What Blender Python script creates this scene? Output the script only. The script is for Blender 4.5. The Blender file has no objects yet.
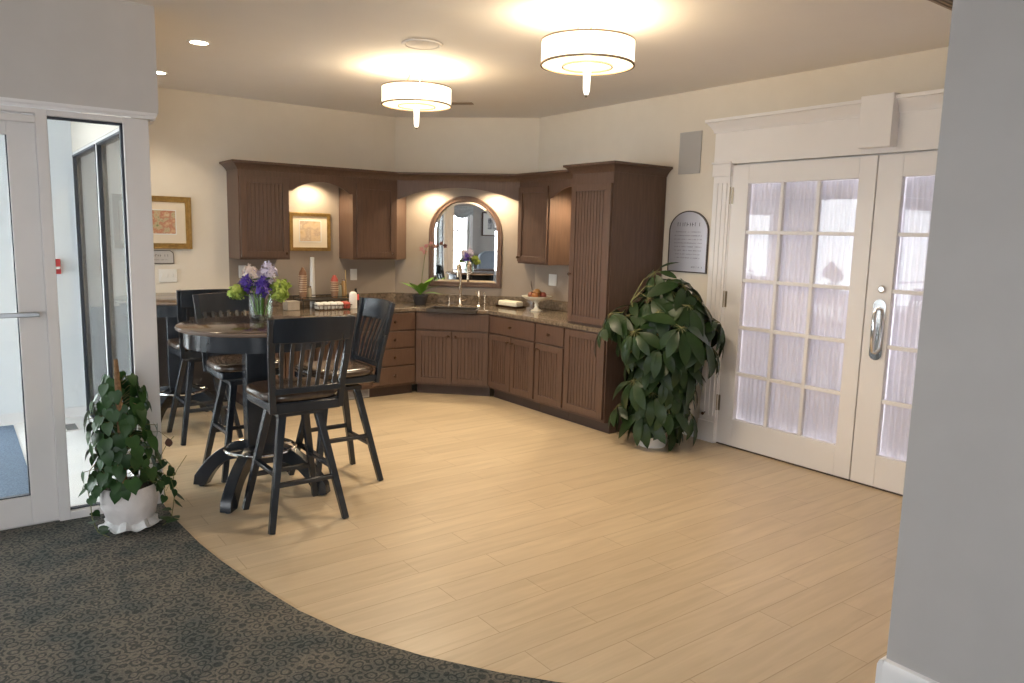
import bpy, bmesh, math, random
from mathutils import Vector, Matrix
PI = math.pi
S = bpy.context.scene
COL = S.collection
R = random.Random(7)

# ---------------------------------------------------------------- camera, sky, exposure
W_IMG = 1024
F_PX = 750.0
cam_d = bpy.data.cameras.new('camera'); cam = bpy.data.objects.new('camera', cam_d); COL.objects.link(cam)
cam_d.sensor_width = 36.0; cam_d.lens = 36.0 * F_PX / W_IMG; cam_d.clip_start = 0.02
fw = Vector((0.59488, 0.79146, -0.14038)); rt = Vector((0.80121, -0.59788, 0.02444)); up = Vector((0.06459, 0.12701, 0.98980))
m = Matrix((rt, up, -fw)).transposed().to_4x4(); m.translation = Vector((0, 0, 1.6137))
cam.matrix_world = m
S.camera = cam
S.view_settings.view_transform = 'Standard'
S.view_settings.look = 'None'
S.view_settings.gamma = 1.0
S.view_settings.use_curve_mapping = False
S.view_settings.exposure = 0.5
S.cycles.max_bounces = 10; S.cycles.diffuse_bounces = 5; S.cycles.glossy_bounces = 5
S.cycles.transparent_max_bounces = 16; S.cycles.transmission_bounces = 6
S.cycles.sample_clamp_indirect = 4.0
S.cycles.caustics_reflective = False; S.cycles.caustics_refractive = False

world = bpy.data.worlds.new('world'); S.world = world; world.use_nodes = True
bg = world.node_tree.nodes['Background']
bg.inputs[0].default_value = (0.97, 0.97, 1.0, 1); bg.inputs[1].default_value = 9.0
SKY = bg

def portal(loc, rot, sx, sy):
    l = bpy.data.lights.new('window_portal', 'AREA'); l.shape = 'RECTANGLE'; l.size = sx; l.size_y = sy
    l.cycles.is_portal = True
    o = bpy.data.objects.new('window_portal', l); COL.objects.link(o); o.location = loc; o.rotation_euler = rot
# an area light shines along its local -Z
portal((-4.05, 1.35, 1.45), (0, -PI/2, 0), 1.4, 0.62)
portal((-4.05, -1.1, 1.45), (0, -PI/2, 0), 1.4, 1.3)
portal((-4.05, 3.3, 1.45), (0, -PI/2, 0), 1.4, 1.3)
portal((-1.2, -3.05, 1.45), (PI/2, 0, 0), 2.4, 1.6)
portal((-1.45, 5.9, 1.24), (0, -PI/2, 0), 2.3, 2.2)
portal((-0.35, 7.2, 1.15), (-PI/2, 0, 0), 1.1, 1.95)
portal((5.0, 2.565, 1.1), (0, PI/2, 0), 2.15, 2.25)

# ---------------------------------------------------------------- measured layout (metres)
XR, YB, H, YG = 4.851, 7.144, 2.788, 4.588
CT = 0.88            # worktop top
UB = 1.34            # underside of wall cabinets
UT = 2.13
FY = YB - 0.61       # front plane, left run
FX = XR - 0.616      # front plane, right run
D1 = (3.703, FY); D2 = (FX, 6.002)
WC = XR + YB - 1.06  # x+y on the diagonal wall

# ---------------------------------------------------------------- materials
def mat(name, col, rough=0.5, metal=0.0, spec=0.5, **k):
    m = bpy.data.materials.new(name); m.use_nodes = True
    b = m.node_tree.nodes['Principled BSDF']
    b.inputs['Base Color'].default_value = (*col, 1); b.inputs['Roughness'].default_value = rough
    b.inputs['Metallic'].default_value = metal; b.inputs['Specular IOR Level'].default_value = spec
    for a, v in k.items(): b.inputs[a].default_value = v
    return m
def nodes(m): return m.node_tree.nodes, m.node_tree.links, m.node_tree.nodes['Principled BSDF']
def noisy(name, c1, c2, scale, rough=0.5, metal=0.0, stretch=(1, 1, 1), detail=4, bump=0.0, lo=0.35, hi=0.65, spec=0.5, bscale=None, bdist=0.01, **k):
    m = mat(name, c1, rough, metal, spec, **k); N, L, b = nodes(m)
    tc = N.new('ShaderNodeTexCoord'); mp = N.new('ShaderNodeMapping'); mp.inputs['Scale'].default_value = stretch
    no = N.new('ShaderNodeTexNoise'); no.inputs['Scale'].default_value = scale; no.inputs['Detail'].default_value = detail
    cr = N.new('ShaderNodeValToRGB'); cr.color_ramp.elements[0].position = lo; cr.color_ramp.elements[1].position = hi
    cr.color_ramp.elements[0].color = (*c1, 1); cr.color_ramp.elements[1].color = (*c2, 1)
    L.new(tc.outputs['Object'], mp.inputs['Vector']); L.new(mp.outputs[0], no.inputs['Vector'])
    L.new(no.outputs[0], cr.inputs[0]); L.new(cr.outputs[0], b.inputs['Base Color'])
    if bump:
        n2 = no
        if bscale:
            n2 = N.new('ShaderNodeTexNoise'); n2.inputs['Scale'].default_value = bscale; L.new(mp.outputs[0], n2.inputs['Vector'])
        bp = N.new('ShaderNodeBump'); bp.inputs['Strength'].default_value = bump; bp.inputs['Distance'].default_value = bdist
        L.new(n2.outputs[0], bp.inputs['Height']); L.new(bp.outputs[0], b.inputs['Normal'])
    return m

M = {}
M['wall'] = noisy('wall_paint', (0.72, 0.66, 0.57), (0.74, 0.68, 0.59), 6, 0.75, bump=0.05, bscale=350, bdist=0.001)
M['greywall'] = noisy('grey_wall_paint', (0.455, 0.43, 0.415), (0.47, 0.445, 0.43), 6, 0.75, bump=0.05, bscale=350, bdist=0.001)
M['greywall_lit'] = noisy('grey_wall_paint_lit', (0.60, 0.565, 0.54), (0.62, 0.585, 0.56), 6, 0.75, bump=0.05, bscale=350, bdist=0.001)  # same grey paint, the bulkhead's brighter light put into its colour
M['taupe'] = noisy('taupe_wall_paint', (0.30, 0.245, 0.20), (0.315, 0.26, 0.215), 6, 0.7)
M['ceil'] = noisy('ceiling_paint', (0.87, 0.84, 0.81), (0.88, 0.85, 0.82), 5, 0.85)
M['trim'] = noisy('white_trim_paint', (0.83, 0.81, 0.81), (0.85, 0.83, 0.83), 4, 0.35)
M['alu'] = noisy('white_aluminium_frame', (0.76, 0.725, 0.71), (0.78, 0.745, 0.73), 4, 0.4)
M['gasket'] = mat('dark_gasket', (0.03, 0.035, 0.05), 0.5)
M['cab'] = noisy('stained_cabinet_wood', (0.082, 0.046, 0.031), (0.105, 0.060, 0.041), 9, 0.42, stretch=(6, 6, 0.6), bump=0.05, spec=0.45)
M['cabdark'] = noisy('toe_kick_wood', (0.05, 0.03, 0.022), (0.06, 0.035, 0.026), 8, 0.6)
M['knob'] = mat('bronze_knob', (0.10, 0.06, 0.04), 0.3, 0.9)
M['black'] = noisy('blue_black_painted_wood', (0.013, 0.017, 0.024), (0.018, 0.023, 0.031), 10, 0.24, stretch=(1, 1, .4), spec=0.55)
M['leather'] = noisy('dark_brown_leather', (0.050, 0.032, 0.022), (0.070, 0.045, 0.030), 30, 0.22, spec=0.8)
M['chrome'] = mat('chrome', (0.85, 0.85, 0.86), 0.12, 1.0)
M['brass'] = mat('warm_brushed_nickel', (0.72, 0.60, 0.46), 0.2, 1.0)
M['gold'] = noisy('gilded_frame', (0.30, 0.18, 0.055), (0.42, 0.26, 0.08), 30, 0.35, 0.6)
M['matte'] = mat('cream_picture_mat', (0.74, 0.64, 0.50), 0.8)
M['white'] = mat('white_plastic', (0.78, 0.77, 0.74), 0.35)
M['ivory'] = mat('ivory_ceramic', (0.78, 0.74, 0.62), 0.3)
M['mirror'] = mat('mirror_glass', (0.93, 0.94, 0.94), 0.0, 1.0)
M['tabletop'] = noisy('dark_polished_tabletop', (0.045, 0.030, 0.024), (0.07, 0.046, 0.035), 25, 0.13, spec=0.6)
M['rim'] = mat('tabletop_edge', (0.20, 0.15, 0.12), 0.18)
M['soil'] = noisy('potting_soil', (0.03, 0.02, 0.012), (0.06, 0.04, 0.025), 60, 0.95, bump=0.5)
M['moss'] = noisy('moss_pole_bark', (0.16, 0.085, 0.04), (0.26, 0.15, 0.07), 60, 0.95, bump=0.8)
M['stem'] = noisy('plant_stem', (0.12, 0.14, 0.04), (0.20, 0.17, 0.07), 20, 0.7)
M['vein'] = mat('leaf', (0.02, 0.06, 0.014), 0.42)
M['speaker'] = noisy('grey_grille', (0.42, 0.41, 0.40), (0.45, 0.44, 0.43), 300, 0.7)

def leafmat(name, a, b, rough=0.4, trans=0.15):
    m = noisy(name, a, b, 7, rough, lo=0.3, hi=0.7, spec=0.3)
    return m
M['pothos'] = leafmat('heart_leaf', (0.012, 0.040, 0.010), (0.032, 0.085, 0.020), 0.38)
M['schef'] = leafmat('umbrella_leaf', (0.009, 0.024, 0.007), (0.022, 0.048, 0.013), 0.36)
M['fresh'] = leafmat('fresh_green', (0.12, 0.26, 0.03), (0.20, 0.36, 0.06), 0.5)
M['lime'] = leafmat('lime_blossom', (0.30, 0.42, 0.06), (0.48, 0.55, 0.14), 0.6)
M['violet'] = leafmat('violet_blossom', (0.06, 0.03, 0.26), (0.13, 0.07, 0.40), 0.6)
M['lilac'] = leafmat('pale_lilac_blossom', (0.48, 0.42, 0.56), (0.66, 0.60, 0.70), 0.6)
M['blush'] = leafmat('pale_pink_blossom', (0.62, 0.50, 0.48), (0.75, 0.66, 0.58), 0.6)
M['pink'] = leafmat('pink_orchid', (0.30, 0.12, 0.13), (0.42, 0.20, 0.19), 0.6)

def glassmat(name, tint=(1, 1, 1), rough=0.0, ior=1.45, boost=1.0):
    m = bpy.data.materials.new(name); m.use_nodes = True; N = m.node_tree.nodes; L = m.node_tree.links
    N.remove(N['Principled BSDF'])
    t = N.new('ShaderNodeBsdfTransparent'); t.inputs[0].default_value = (*tint, 1)
    g = N.new('ShaderNodeBsdfGlossy'); g.inputs['Roughness'].default_value = rough
    f = N.new('ShaderNodeFresnel'); f.inputs[0].default_value = ior
    x = N.new('ShaderNodeMixShader'); mu = N.new('ShaderNodeMath'); mu.operation = 'MULTIPLY'; mu.inputs[1].default_value = boost; mu.use_clamp = True
    gm = N.new('ShaderNodeNewGeometry'); ri = N.new('ShaderNodeMapRange'); ri.inputs[3].default_value = ior; ri.inputs[4].default_value = 1/ior
    L.new(gm.outputs['Backfacing'], ri.inputs[0]); L.new(ri.outputs[0], f.inputs[0])
    L.new(f.outputs[0], mu.inputs[0]); L.new(mu.outputs[0], x.inputs[0])
    L.new(t.outputs[0], x.inputs[1]); L.new(g.outputs[0], x.inputs[2]); L.new(x.outputs[0], N['Material Output'].inputs[0])
    return m
M['glass'] = glassmat('window_glass', (0.95, 0.97, 0.97))
M['vaseglass'] = glassmat('vase_glass', (0.93, 0.95, 0.94), 0.0, 1.5, 1.0)

def emis(name, col, st):
    m = mat(name, col, 0.5); b = m.node_tree.nodes['Principled BSDF']
    b.inputs['Emission Color'].default_value = (*col, 1); b.inputs['Emission Strength'].default_value = st
    return m
M['shade'] = emis('lit_fabric_shade', (1.0, 0.88, 0.68), 1.6)
M['diffuser'] = emis('lit_glass_diffuser', (1.0, 0.84, 0.55), 1.25)
M['finial'] = emis('lit_glass_finial', (1.0, 0.93, 0.80), 1.6)
M['bulb'] = emis('lit_lamp', (1.0, 0.86, 0.62), 14)

def tilefloor():
    m = mat('wood_look_floor_tile', (0.5, 0.36, 0.22), 0.34); N, L, b = nodes(m)
    tc = N.new('ShaderNodeTexCoord')
    br = N.new('ShaderNodeTexBrick'); br.offset = 0.37; br.inputs['Scale'].default_value = 1
    br.inputs['Brick Width'].default_value = 1.05; br.inputs['Row Height'].default_value = 0.165
    br.inputs['Mortar Size'].default_value = 0.0028; br.inputs['Mortar Smooth'].default_value = 0.4; br.inputs['Bias'].default_value = 0
    br.inputs['Color1'].default_value = (0.56, 0.445, 0.30, 1); br.inputs['Color2'].default_value = (0.61, 0.49, 0.335, 1)
    br.inputs['Mortar'].default_value = (0.44, 0.33, 0.21, 1)
    mp = N.new('ShaderNodeMapping'); mp.inputs['Scale'].default_value = (0.9, 9, 1)
    no = N.new('ShaderNodeTexNoise'); no.inputs['Scale'].default_value = 2.2; no.inputs['Detail'].default_value = 7; no.inputs['Distortion'].default_value = 0.9
    cr = N.new('ShaderNodeValToRGB'); cr.color_ramp.elements[0].position = 0.3; cr.color_ramp.elements[1].position = 0.75
    cr.color_ramp.elements[0].color = (0.86, 0.84, 0.81, 1); cr.color_ramp.elements[1].color = (1.04, 1.03, 1.02, 1)
    mx = N.new('ShaderNodeMix'); mx.data_type = 'RGBA'; mx.blend_type = 'MULTIPLY'; mx.inputs[0].default_value = 1
    L.new(tc.outputs['Object'], br.inputs['Vector']); L.new(tc.outputs['Object'], mp.inputs[0]); L.new(mp.outputs[0], no.inputs['Vector'])
    L.new(no.outputs[0], cr.inputs[0]); L.new(br.outputs[0], mx.inputs[6]); L.new(cr.outputs[0], mx.inputs[7]); L.new(mx.outputs[2], b.inputs['Base Color'])
    bp = N.new('ShaderNodeBump'); bp.inputs['Strength'].default_value = 0.25; bp.inputs['Distance'].default_value = 0.002; bp.invert = True
    L.new(br.outputs['Fac'], bp.inputs['Height']); L.new(bp.outputs[0], b.inputs['Normal'])
    return m
M['tile'] = tilefloor()

def carpetmat():
    m = mat('patterned_carpet', (0.07, 0.065, 0.05), 0.95, spec=0.1); N, L, b = nodes(m)
    tc = N.new('ShaderNodeTexCoord'); mp = N.new('ShaderNodeMapping'); mp.inputs['Rotation'].default_value = (0, 0, 0.0)
    dn = N.new('ShaderNodeTexNoise'); dn.inputs['Scale'].default_value = 18; dn.inputs['Detail'].default_value = 2
    ad = N.new('ShaderNodeVectorMath'); ad.operation = 'MULTIPLY_ADD'; ad.inputs[1].default_value = (0.035, 0.035, 0)
    vo = N.new('ShaderNodeTexVoronoi'); vo.feature = 'F1'; vo.inputs['Scale'].default_value = 21; vo.inputs['Randomness'].default_value = 0.6
    wv = N.new('ShaderNodeMath'); wv.operation = 'SINE'; mu = N.new('ShaderNodeMath'); mu.operation = 'MULTIPLY'; mu.inputs[1].default_value = 8.5
    cr = N.new('ShaderNodeValToRGB'); cr.color_ramp.elements[0].position = 0.42; cr.color_ramp.elements[1].position = 0.80
    cr.color_ramp.elements[0].color = (0.070, 0.075, 0.074, 1); cr.color_ramp.elements[1].color = (0.160, 0.153, 0.136, 1)
    n2 = N.new('ShaderNodeTexNoise'); n2.inputs['Scale'].default_value = 5; n2.inputs['Detail'].default_value = 2
    c2 = N.new('ShaderNodeValToRGB'); c2.color_ramp.elements[0].position = 0.35; c2.color_ramp.elements[1].position = 0.6
    c2.color_ramp.elements[0].color = (0.62, 0.70, 0.74, 1); c2.color_ramp.elements[1].color = (1.05, 1.0, 0.95, 1)
    n3 = N.new('ShaderNodeTexNoise'); n3.inputs['Scale'].default_value = 160; n3.inputs['Detail'].default_value = 2
    c3 = N.new('ShaderNodeValToRGB'); c3.color_ramp.elements[0].position = 0.3; c3.color_ramp.elements[1].position = 0.7
    c3.color_ramp.elements[0].color = (0.7, 0.7, 0.7, 1); c3.color_ramp.elements[1].color = (1.25, 1.25, 1.25, 1)
    L.new(tc.outputs['Object'], mp.inputs[0]); L.new(mp.outputs[0], dn.inputs['Vector'])
    L.new(dn.outputs['Color'], ad.inputs[0]); L.new(mp.outputs[0], ad.inputs[2]); L.new(ad.outputs[0], vo.inputs['Vector'])
    L.new(vo.outputs['Distance'], mu.inputs[0]); L.new(mu.outputs[0], wv.inputs[0])
    ab = N.new('ShaderNodeMath'); ab.operation = 'ABSOLUTE'; L.new(wv.outputs[0], ab.inputs[0]); L.new(ab.outputs[0], cr.inputs[0])
    L.new(mp.outputs[0], n2.inputs['Vector']); L.new(n2.outputs[0], c2.inputs[0]); L.new(mp.outputs[0], n3.inputs['Vector']); L.new(n3.outputs[0], c3.inputs[0])
    a = N.new('ShaderNodeMix'); a.data_type = 'RGBA'; a.blend_type = 'MULTIPLY'; a.inputs[0].default_value = 1
    c = N.new('ShaderNodeMix'); c.data_type = 'RGBA'; c.blend_type = 'MULTIPLY'; c.inputs[0].default_value = 1
    L.new(cr.outputs[0], a.inputs[6]); L.new(c2.outputs[0], a.inputs[7]); L.new(a.outputs[2], c.inputs[6]); L.new(c3.outputs[0], c.inputs[7])
    L.new(c.outputs[2], b.inputs['Base Color'])
    bp = N.new('ShaderNodeBump'); bp.inputs['Strength'].default_value = 0.5; bp.inputs['Distance'].default_value = 0.003
    L.new(n3.outputs[0], bp.inputs['Height']); L.new(bp.outputs[0], b.inputs['Normal'])
    return m
M['carpet'] = carpetmat()
M['vfloor'] = noisy('pale_vestibule_tile', (0.76, 0.76, 0.75), (0.80, 0.80, 0.79), 5, 0.35)
M['mat'] = noisy('blue_entry_mat', (0.07, 0.11, 0.17), (0.14, 0.19, 0.26), 90, 0.95)

def granite():
    m = mat('speckled_granite', (0.2, 0.15, 0.1), 0.12, spec=0.6); N, L, b = nodes(m)
    tc = N.new('ShaderNodeTexCoord'); vo = N.new('ShaderNodeTexVoronoi'); vo.inputs['Scale'].default_value = 110
    no = N.new('ShaderNodeTexNoise'); no.inputs['Scale'].default_value = 35; no.inputs['Detail'].default_value = 6
    cr = N.new('ShaderNodeValToRGB'); e = cr.color_ramp.elements
    e[0].position = 0.3; e[0].color = (0.035, 0.026, 0.02, 1); e[1].position = 0.72; e[1].color = (0.30, 0.23, 0.165, 1)
    k = e.new(0.5); k.color = (0.17, 0.125, 0.09, 1)
    mx = N.new('ShaderNodeMix'); mx.data_type = 'RGBA'; mx.inputs[0].default_value = 0.45
    L.new(tc.outputs['Object'], vo.inputs['Vector']); L.new(tc.outputs['Object'], no.inputs['Vector'])
    L.new(no.outputs[0], cr.inputs[0]); c2 = N.new('ShaderNodeValToRGB'); c2.color_ramp.elements[0].color = (0.05, 0.04, 0.03, 1); c2.color_ramp.elements[1].color = (0.23, 0.18, 0.13, 1)
    L.new(vo.outputs['Color'], c2.inputs[0]); L.new(cr.outputs[0], mx.inputs[6]); L.new(c2.outputs[0], mx.inputs[7]); L.new(mx.outputs[2], b.inputs['Base Color'])
    return m
M['granite'] = granite()

def art(name, cols, scale):
    m = mat(name, cols[0], 0.7); N, L, b = nodes(m)
    tc = N.new('ShaderNodeTexCoord'); no = N.new('ShaderNodeTexNoise'); no.inputs['Scale'].default_value = scale; no.inputs['Detail'].default_value = 5
    cr = N.new('ShaderNodeValToRGB'); e = cr.color_ramp.elements
    e[0].position = 0.34; e[0].color = (*cols[0], 1); e[1].position = 0.68; e[1].color = (*cols[-1], 1)
    for i, c in enumerate(cols[1:-1]): k = e.new(0.34 + 0.34 * (i + 1) / (len(cols) - 1)); k.color = (*c, 1)
    L.new(tc.outputs['Object'], no.inputs['Vector']); L.new(no.outputs['Color'], cr.inputs[0]); L.new(cr.outputs[0], b.inputs['Base Color'])
    return m

# ---------------------------------------------------------------- mesh helpers
class B:
    def __init__(s): s.bm = bmesh.new()
    def box(s, a, b, mtx=None):
        x0, y0, z0 = a; x1, y1, z1 = b
        v = [Vector(p) for p in ((x0,y0,z0),(x1,y0,z0),(x1,y1,z0),(x0,y1,z0),(x0,y0,z1),(x1,y0,z1),(x1,y1,z1),(x0,y1,z1))]
        if mtx: v = [mtx @ p for p in v]
        v = [s.bm.verts.new(p) for p in v]
        for f in ((0,3,2,1),(4,5,6,7),(0,1,5,4),(1,2,6,5),(2,3,7,6),(3,0,4,7)): s.bm.faces.new([v[i] for i in f])
        return s
    def prism(s, pts, z0, z1, f=None):
        """polygon pts (2D) extruded z0..z1; f maps (u,v,w) to 3D"""
        f = f or (lambda u, v, w: (u, v, w))
        lo = [s.bm.verts.new(f(u, v, z0)) for u, v in pts]; hi = [s.bm.verts.new(f(u, v, z1)) for u, v in pts]
        n = len(pts)
        s.bm.faces.new(list(reversed(lo))); s.bm.faces.new(hi)
        for i in range(n): s.bm.faces.new((lo[i], lo[(i+1) % n], hi[(i+1) % n], hi[i]))
        return s
    def ring(s, outer, inner, z0, z1, f=None):
        f = f or (lambda u, v, w: (u, v, w)); n = len(outer)
        V = [[s.bm.verts.new(f(u, v, z)) for u, v in P] for P in (outer, inner) for z in (z0, z1)]
        ol, oh, il, ih = V
        for i in range(n):
            j = (i+1) % n
            s.bm.faces.new((ol[i], ol[j], oh[j], oh[i])); s.bm.faces.new((il[j], il[i], ih[i], ih[j]))
            s.bm.faces.new((oh[i], oh[j], ih[j], ih[i])); s.bm.faces.new((ol[j], ol[i], il[i], il[j]))
        return s
    def lathe(s, prof, c=(0, 0, 0), n=32, f=None):
        """prof list of (r,z)"""
        f = f or (lambda x, y, z: (c[0]+x, c[1]+y, c[2]+z)); rows = []
        for r, z in prof:
            if r < 1e-5: rows.append([s.bm.verts.new(f(0, 0, z))])
            else: rows.append([s.bm.verts.new(f(r*math.cos(2*PI*i/n), r*math.sin(2*PI*i/n), z)) for i in range(n)])
        for a, b in zip(rows, rows[1:]):
            for i in range(n):
                j = (i+1) % n
                if len(a) == 1 and len(b) == 1: continue
                if len(a) == 1: s.bm.faces.new((a[0], b[j], b[i]))
                elif len(b) == 1: s.bm.faces.new((a[i], a[j], b[0]))
                else: s.bm.faces.new((a[i], a[j], b[j], b[i]))
        for row, rev in ((rows[0], True), (rows[-1], False)):
            if len(row) > 1: s.bm.faces.new(list(reversed(row)) if rev else row)
        return s
    def tube(s, pts, r, n=10, closed=False):
        """r: number or list"""
        P = [Vector(p) for p in pts]; k = len(P); rr = r if isinstance(r, (list, tuple)) else [r]*k
        up = None; rows = []
        for i in range(k):
            a = P[(i-1) % k] if (closed or i > 0) else P[i]; b = P[(i+1) % k] if (closed or i < k-1) else P[i]
            t = (b - a).normalized()
            if up is None: up = Vector((0, 0, 1)) if abs(t.z) < 0.9 else Vector((1, 0, 0))
            x = t.cross(up).normalized(); up = x.cross(t).normalized()
            rows.append([s.bm.verts.new(P[i] + (x*math.cos(2*PI*j/n) + up*math.sin(2*PI*j/n))*rr[i]) for j in range(n)])
        m_ = k if closed else k-1
        for i in range(m_):
            a, b = rows[i], rows[(i+1) % k]
            for j in range(n): s.bm.faces.new((a[j], a[(j+1) % n], b[(j+1) % n], b[j]))
        if not closed: s.bm.faces.new(list(reversed(rows[0]))); s.bm.faces.new(rows[-1])
        return s
    def bar(s, p0, p1, w0, d0, w1=None, d1=None, side=(1, 0, 0)):
        """tapered rectangular bar"""
        p0, p1 = Vector(p0), Vector(p1); w1 = w1 or w0; d1 = d1 or d0
        t = (p1-p0).normalized(); x = (Vector(side) - t*t.dot(Vector(side))).normalized(); y = t.cross(x)
        q = []
        for p, w, d in ((p0, w0, d0), (p1, w1, d1)):
            q.append([s.bm.verts.new(p + x*a*w/2 + y*b*d/2) for a, b in ((-1,-1),(1,-1),(1,1),(-1,1))])
        s.bm.faces.new(list(reversed(q[0]))); s.bm.faces.new(q[1])
        for i in range(4): s.bm.faces.new((q[0][i], q[0][(i+1) % 4], q[1][(i+1) % 4], q[1][i]))
        return s
    def sweep(s, path, prof, closed_prof=True):
        """path: list of 2D points; prof: list of (out, z); out to the right of the direction of travel"""
        n = len(path); rows = []
        for i in range(n):
            def nrm(a, b):
                d = Vector((b[0]-a[0], b[1]-a[1])).normalized(); return Vector((d.y, -d.x))
            if i == 0: o = nrm(path[0], path[1])
            elif i == n-1: o = nrm(path[-2], path[-1])
            else:
                a, b = nrm(path[i-1], path[i]), nrm(path[i], path[i+1]); o = (a+b)/(1+a.dot(b))
            rows.append([s.bm.verts.new((path[i][0]+o.x*u, path[i][1]+o.y*u, z)) for u, z in prof])
        k = len(prof)
        for a, b in zip(rows, rows[1:]):
            for j in range(k): s.bm.faces.new((a[j], b[j], b[(j+1) % k], a[(j+1) % k]))
        s.bm.faces.new(rows[0]); s.bm.faces.new(list(reversed(rows[-1])))
        return s
    def ball(s, c, r, sub=2, sc=(1, 1, 1)):
        mt = Matrix.Translation(c) @ Matrix.Diagonal((r*sc[0], r*sc[1], r*sc[2], 1))
        bmesh.ops.create_icosphere(s.bm, subdivisions=sub, radius=1, matrix=mt); return s
    def face(s, pts):
        s.bm.faces.new([s.bm.verts.new(p) for p in pts]); return s

def obj(name, b, material, parent=None, bevel=0.0, seg=2, smooth=True, loc=None, rz=None, ang=35):
    me = bpy.data.meshes.new(name)
    bmesh.ops.recalc_face_normals(b.bm, faces=b.bm.faces)
    b.bm.to_mesh(me); b.bm.free()
    me.materials.append(M[material] if isinstance(material, str) else material)
    if smooth:
        for p in me.polygons: p.use_smooth = True
        me.set_sharp_from_angle(angle=math.radians(ang))
    o = bpy.data.objects.new(name, me); COL.objects.link(o)
    if parent: o.parent = parent
    if loc: o.location = loc
    if rz is not None: o.rotation_euler = (0, 0, rz)
    if bevel:
        md = o.modifiers.new('bevel', 'BEVEL'); md.width = bevel; md.segments = seg; md.limit_method = 'ANGLE'; md.angle_limit = math.radians(40)
    return o
def tag(o, label, cat, group=None, kind=None):
    o['label'] = label; o['category'] = cat
    if group: o['group'] = group
    if kind: o['kind'] = kind
    return o
def thing(name, label, cat, loc=(0, 0, 0), rz=0.0, group=None):
    o = bpy.data.objects.new(name, None); COL.objects.link(o); o.empty_display_size = 0.05
    o.location = loc; o.rotation_euler = (0, 0, rz); return tag(o, label, cat, group)
def struct(name, b, material, parent=None, **k):
    o = obj(name, b, material, parent, **k); o['kind'] = 'structure'; return o
def structroot(name, loc=(0, 0, 0), rz=0.0):
    o = bpy.data.objects.new(name, None); COL.objects.link(o); o.location = loc; o.rotation_euler = (0, 0, rz); o['kind'] = 'structure'; return o
def dup(root, loc, rz, label):
    def cp(o, par):
        c = o.copy(); COL.objects.link(c); c.parent = par
        for ch in list(o.children): cp(ch, c)
        return c
    r = cp(root, None); r.location = loc; r.rotation_euler = (0, 0, rz); r['label'] = label
    return r
def arc(cx, cy, r, a0, a1, n): return [(cx + r*math.cos(a0+(a1-a0)*i/n), cy + r*math.sin(a0+(a1-a0)*i/n)) for i in range(n+1)]

# ================================================================ ROOM SHELL
XL, YN = -4.0, -3.0         # lobby walls
XN = 2.62                   # near right wall face
# floor
struct('floor', B().box((-1.5, 0.6, -0.1), (XR+0.2, YB+0.2, 0.0)), 'tile', smooth=False)
edge = [(0.915, YG+0.02), (0.915, 4.3), (0.94, 3.87), (0.972, 3.6), (1.018, 3.32), (1.10, 2.93), (1.20, 2.63), (1.36, 2.33), (1.54, 2.07), (1.68, 1.90), (1.90, 1.68), (2.2, 1.44), (XN+0.02, 1.19)]
struct('floor_carpet', B().prism(edge + [(XN+0.02, YN), (XL, YN), (XL, YG+0.02)], -0.1, 0.008), 'carpet', smooth=False)
struct('floor_vestibule', B().box((-1.5, YG+0.03, -0.05), (0.86, YB, 0.005)), 'vfloor', smooth=False)
struct('floor_outside', B().box((-12, -10, -0.2), (12, 14, -0.11)), mat('outdoor_paving', (0.5, 0.5, 0.5), 0.9), smooth=False)
# ceiling
struct('ceiling', B().box((XL-0.2, YN-0.2, H), (XR+0.2, YB+0.2, H+0.15)), 'ceil', smooth=False)
# back wall (kitchen part), diagonal, right wall with door recess
struct('wall_back', B().prism([(0.86, YB), (XR-1.06, YB), (XR-1.06+0.2, YB+0.2), (0.86, YB+0.2)], 0, H), 'wall', smooth=False)
struct('wall_diagonal', B().prism([(XR-1.06, YB), (XR, YB-1.06), (XR+0.2, YB-1.06+0.2), (XR-1.06+0.2, YB+0.2)], 0, H), 'wall', smooth=False)
DH, DY0, DY1 = 2.19, 1.43, 3.70
w = B().box((XR, DY1, 0), (XR+0.2, YB-1.06, H)).box((XR, DY0, DH+0.005), (XR+0.2, DY1, H)).box((XR, 1.0, 0), (XR+0.2, DY0, H))
struct('wall_right', w, 'wall', smooth=False)
struct('wall_return', B().box((XN, 1.03, 0), (XR, 1.19, H)), 'greywall', smooth=False)
struct('wall_near', B().box((XN, YN, 0), (XN+0.16, 1.03, H)), 'greywall', smooth=False)
struct('baseboard_near', B().sweep([(XN, 1.19), (XN, YN)], [(0, 0.008), (0.022, 0.008), (0.022, 0.11), (0.014, 0.13), (0, 0.135)]), 'trim')
struct('baseboard_return', B().sweep([(XR, 1.19), (XN-0.02, 1.19)], [(0, 0), (0.022, 0), (0.022, 0.11), (0.014, 0.13), (0, 0.135)]), 'trim')
# bulkhead above the glazed entrance
struct('wall_bulkhead', B().box((XL, YG, 2.227), (0.978, YG+0.14, H)), 'greywall_lit', smooth=False)
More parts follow.
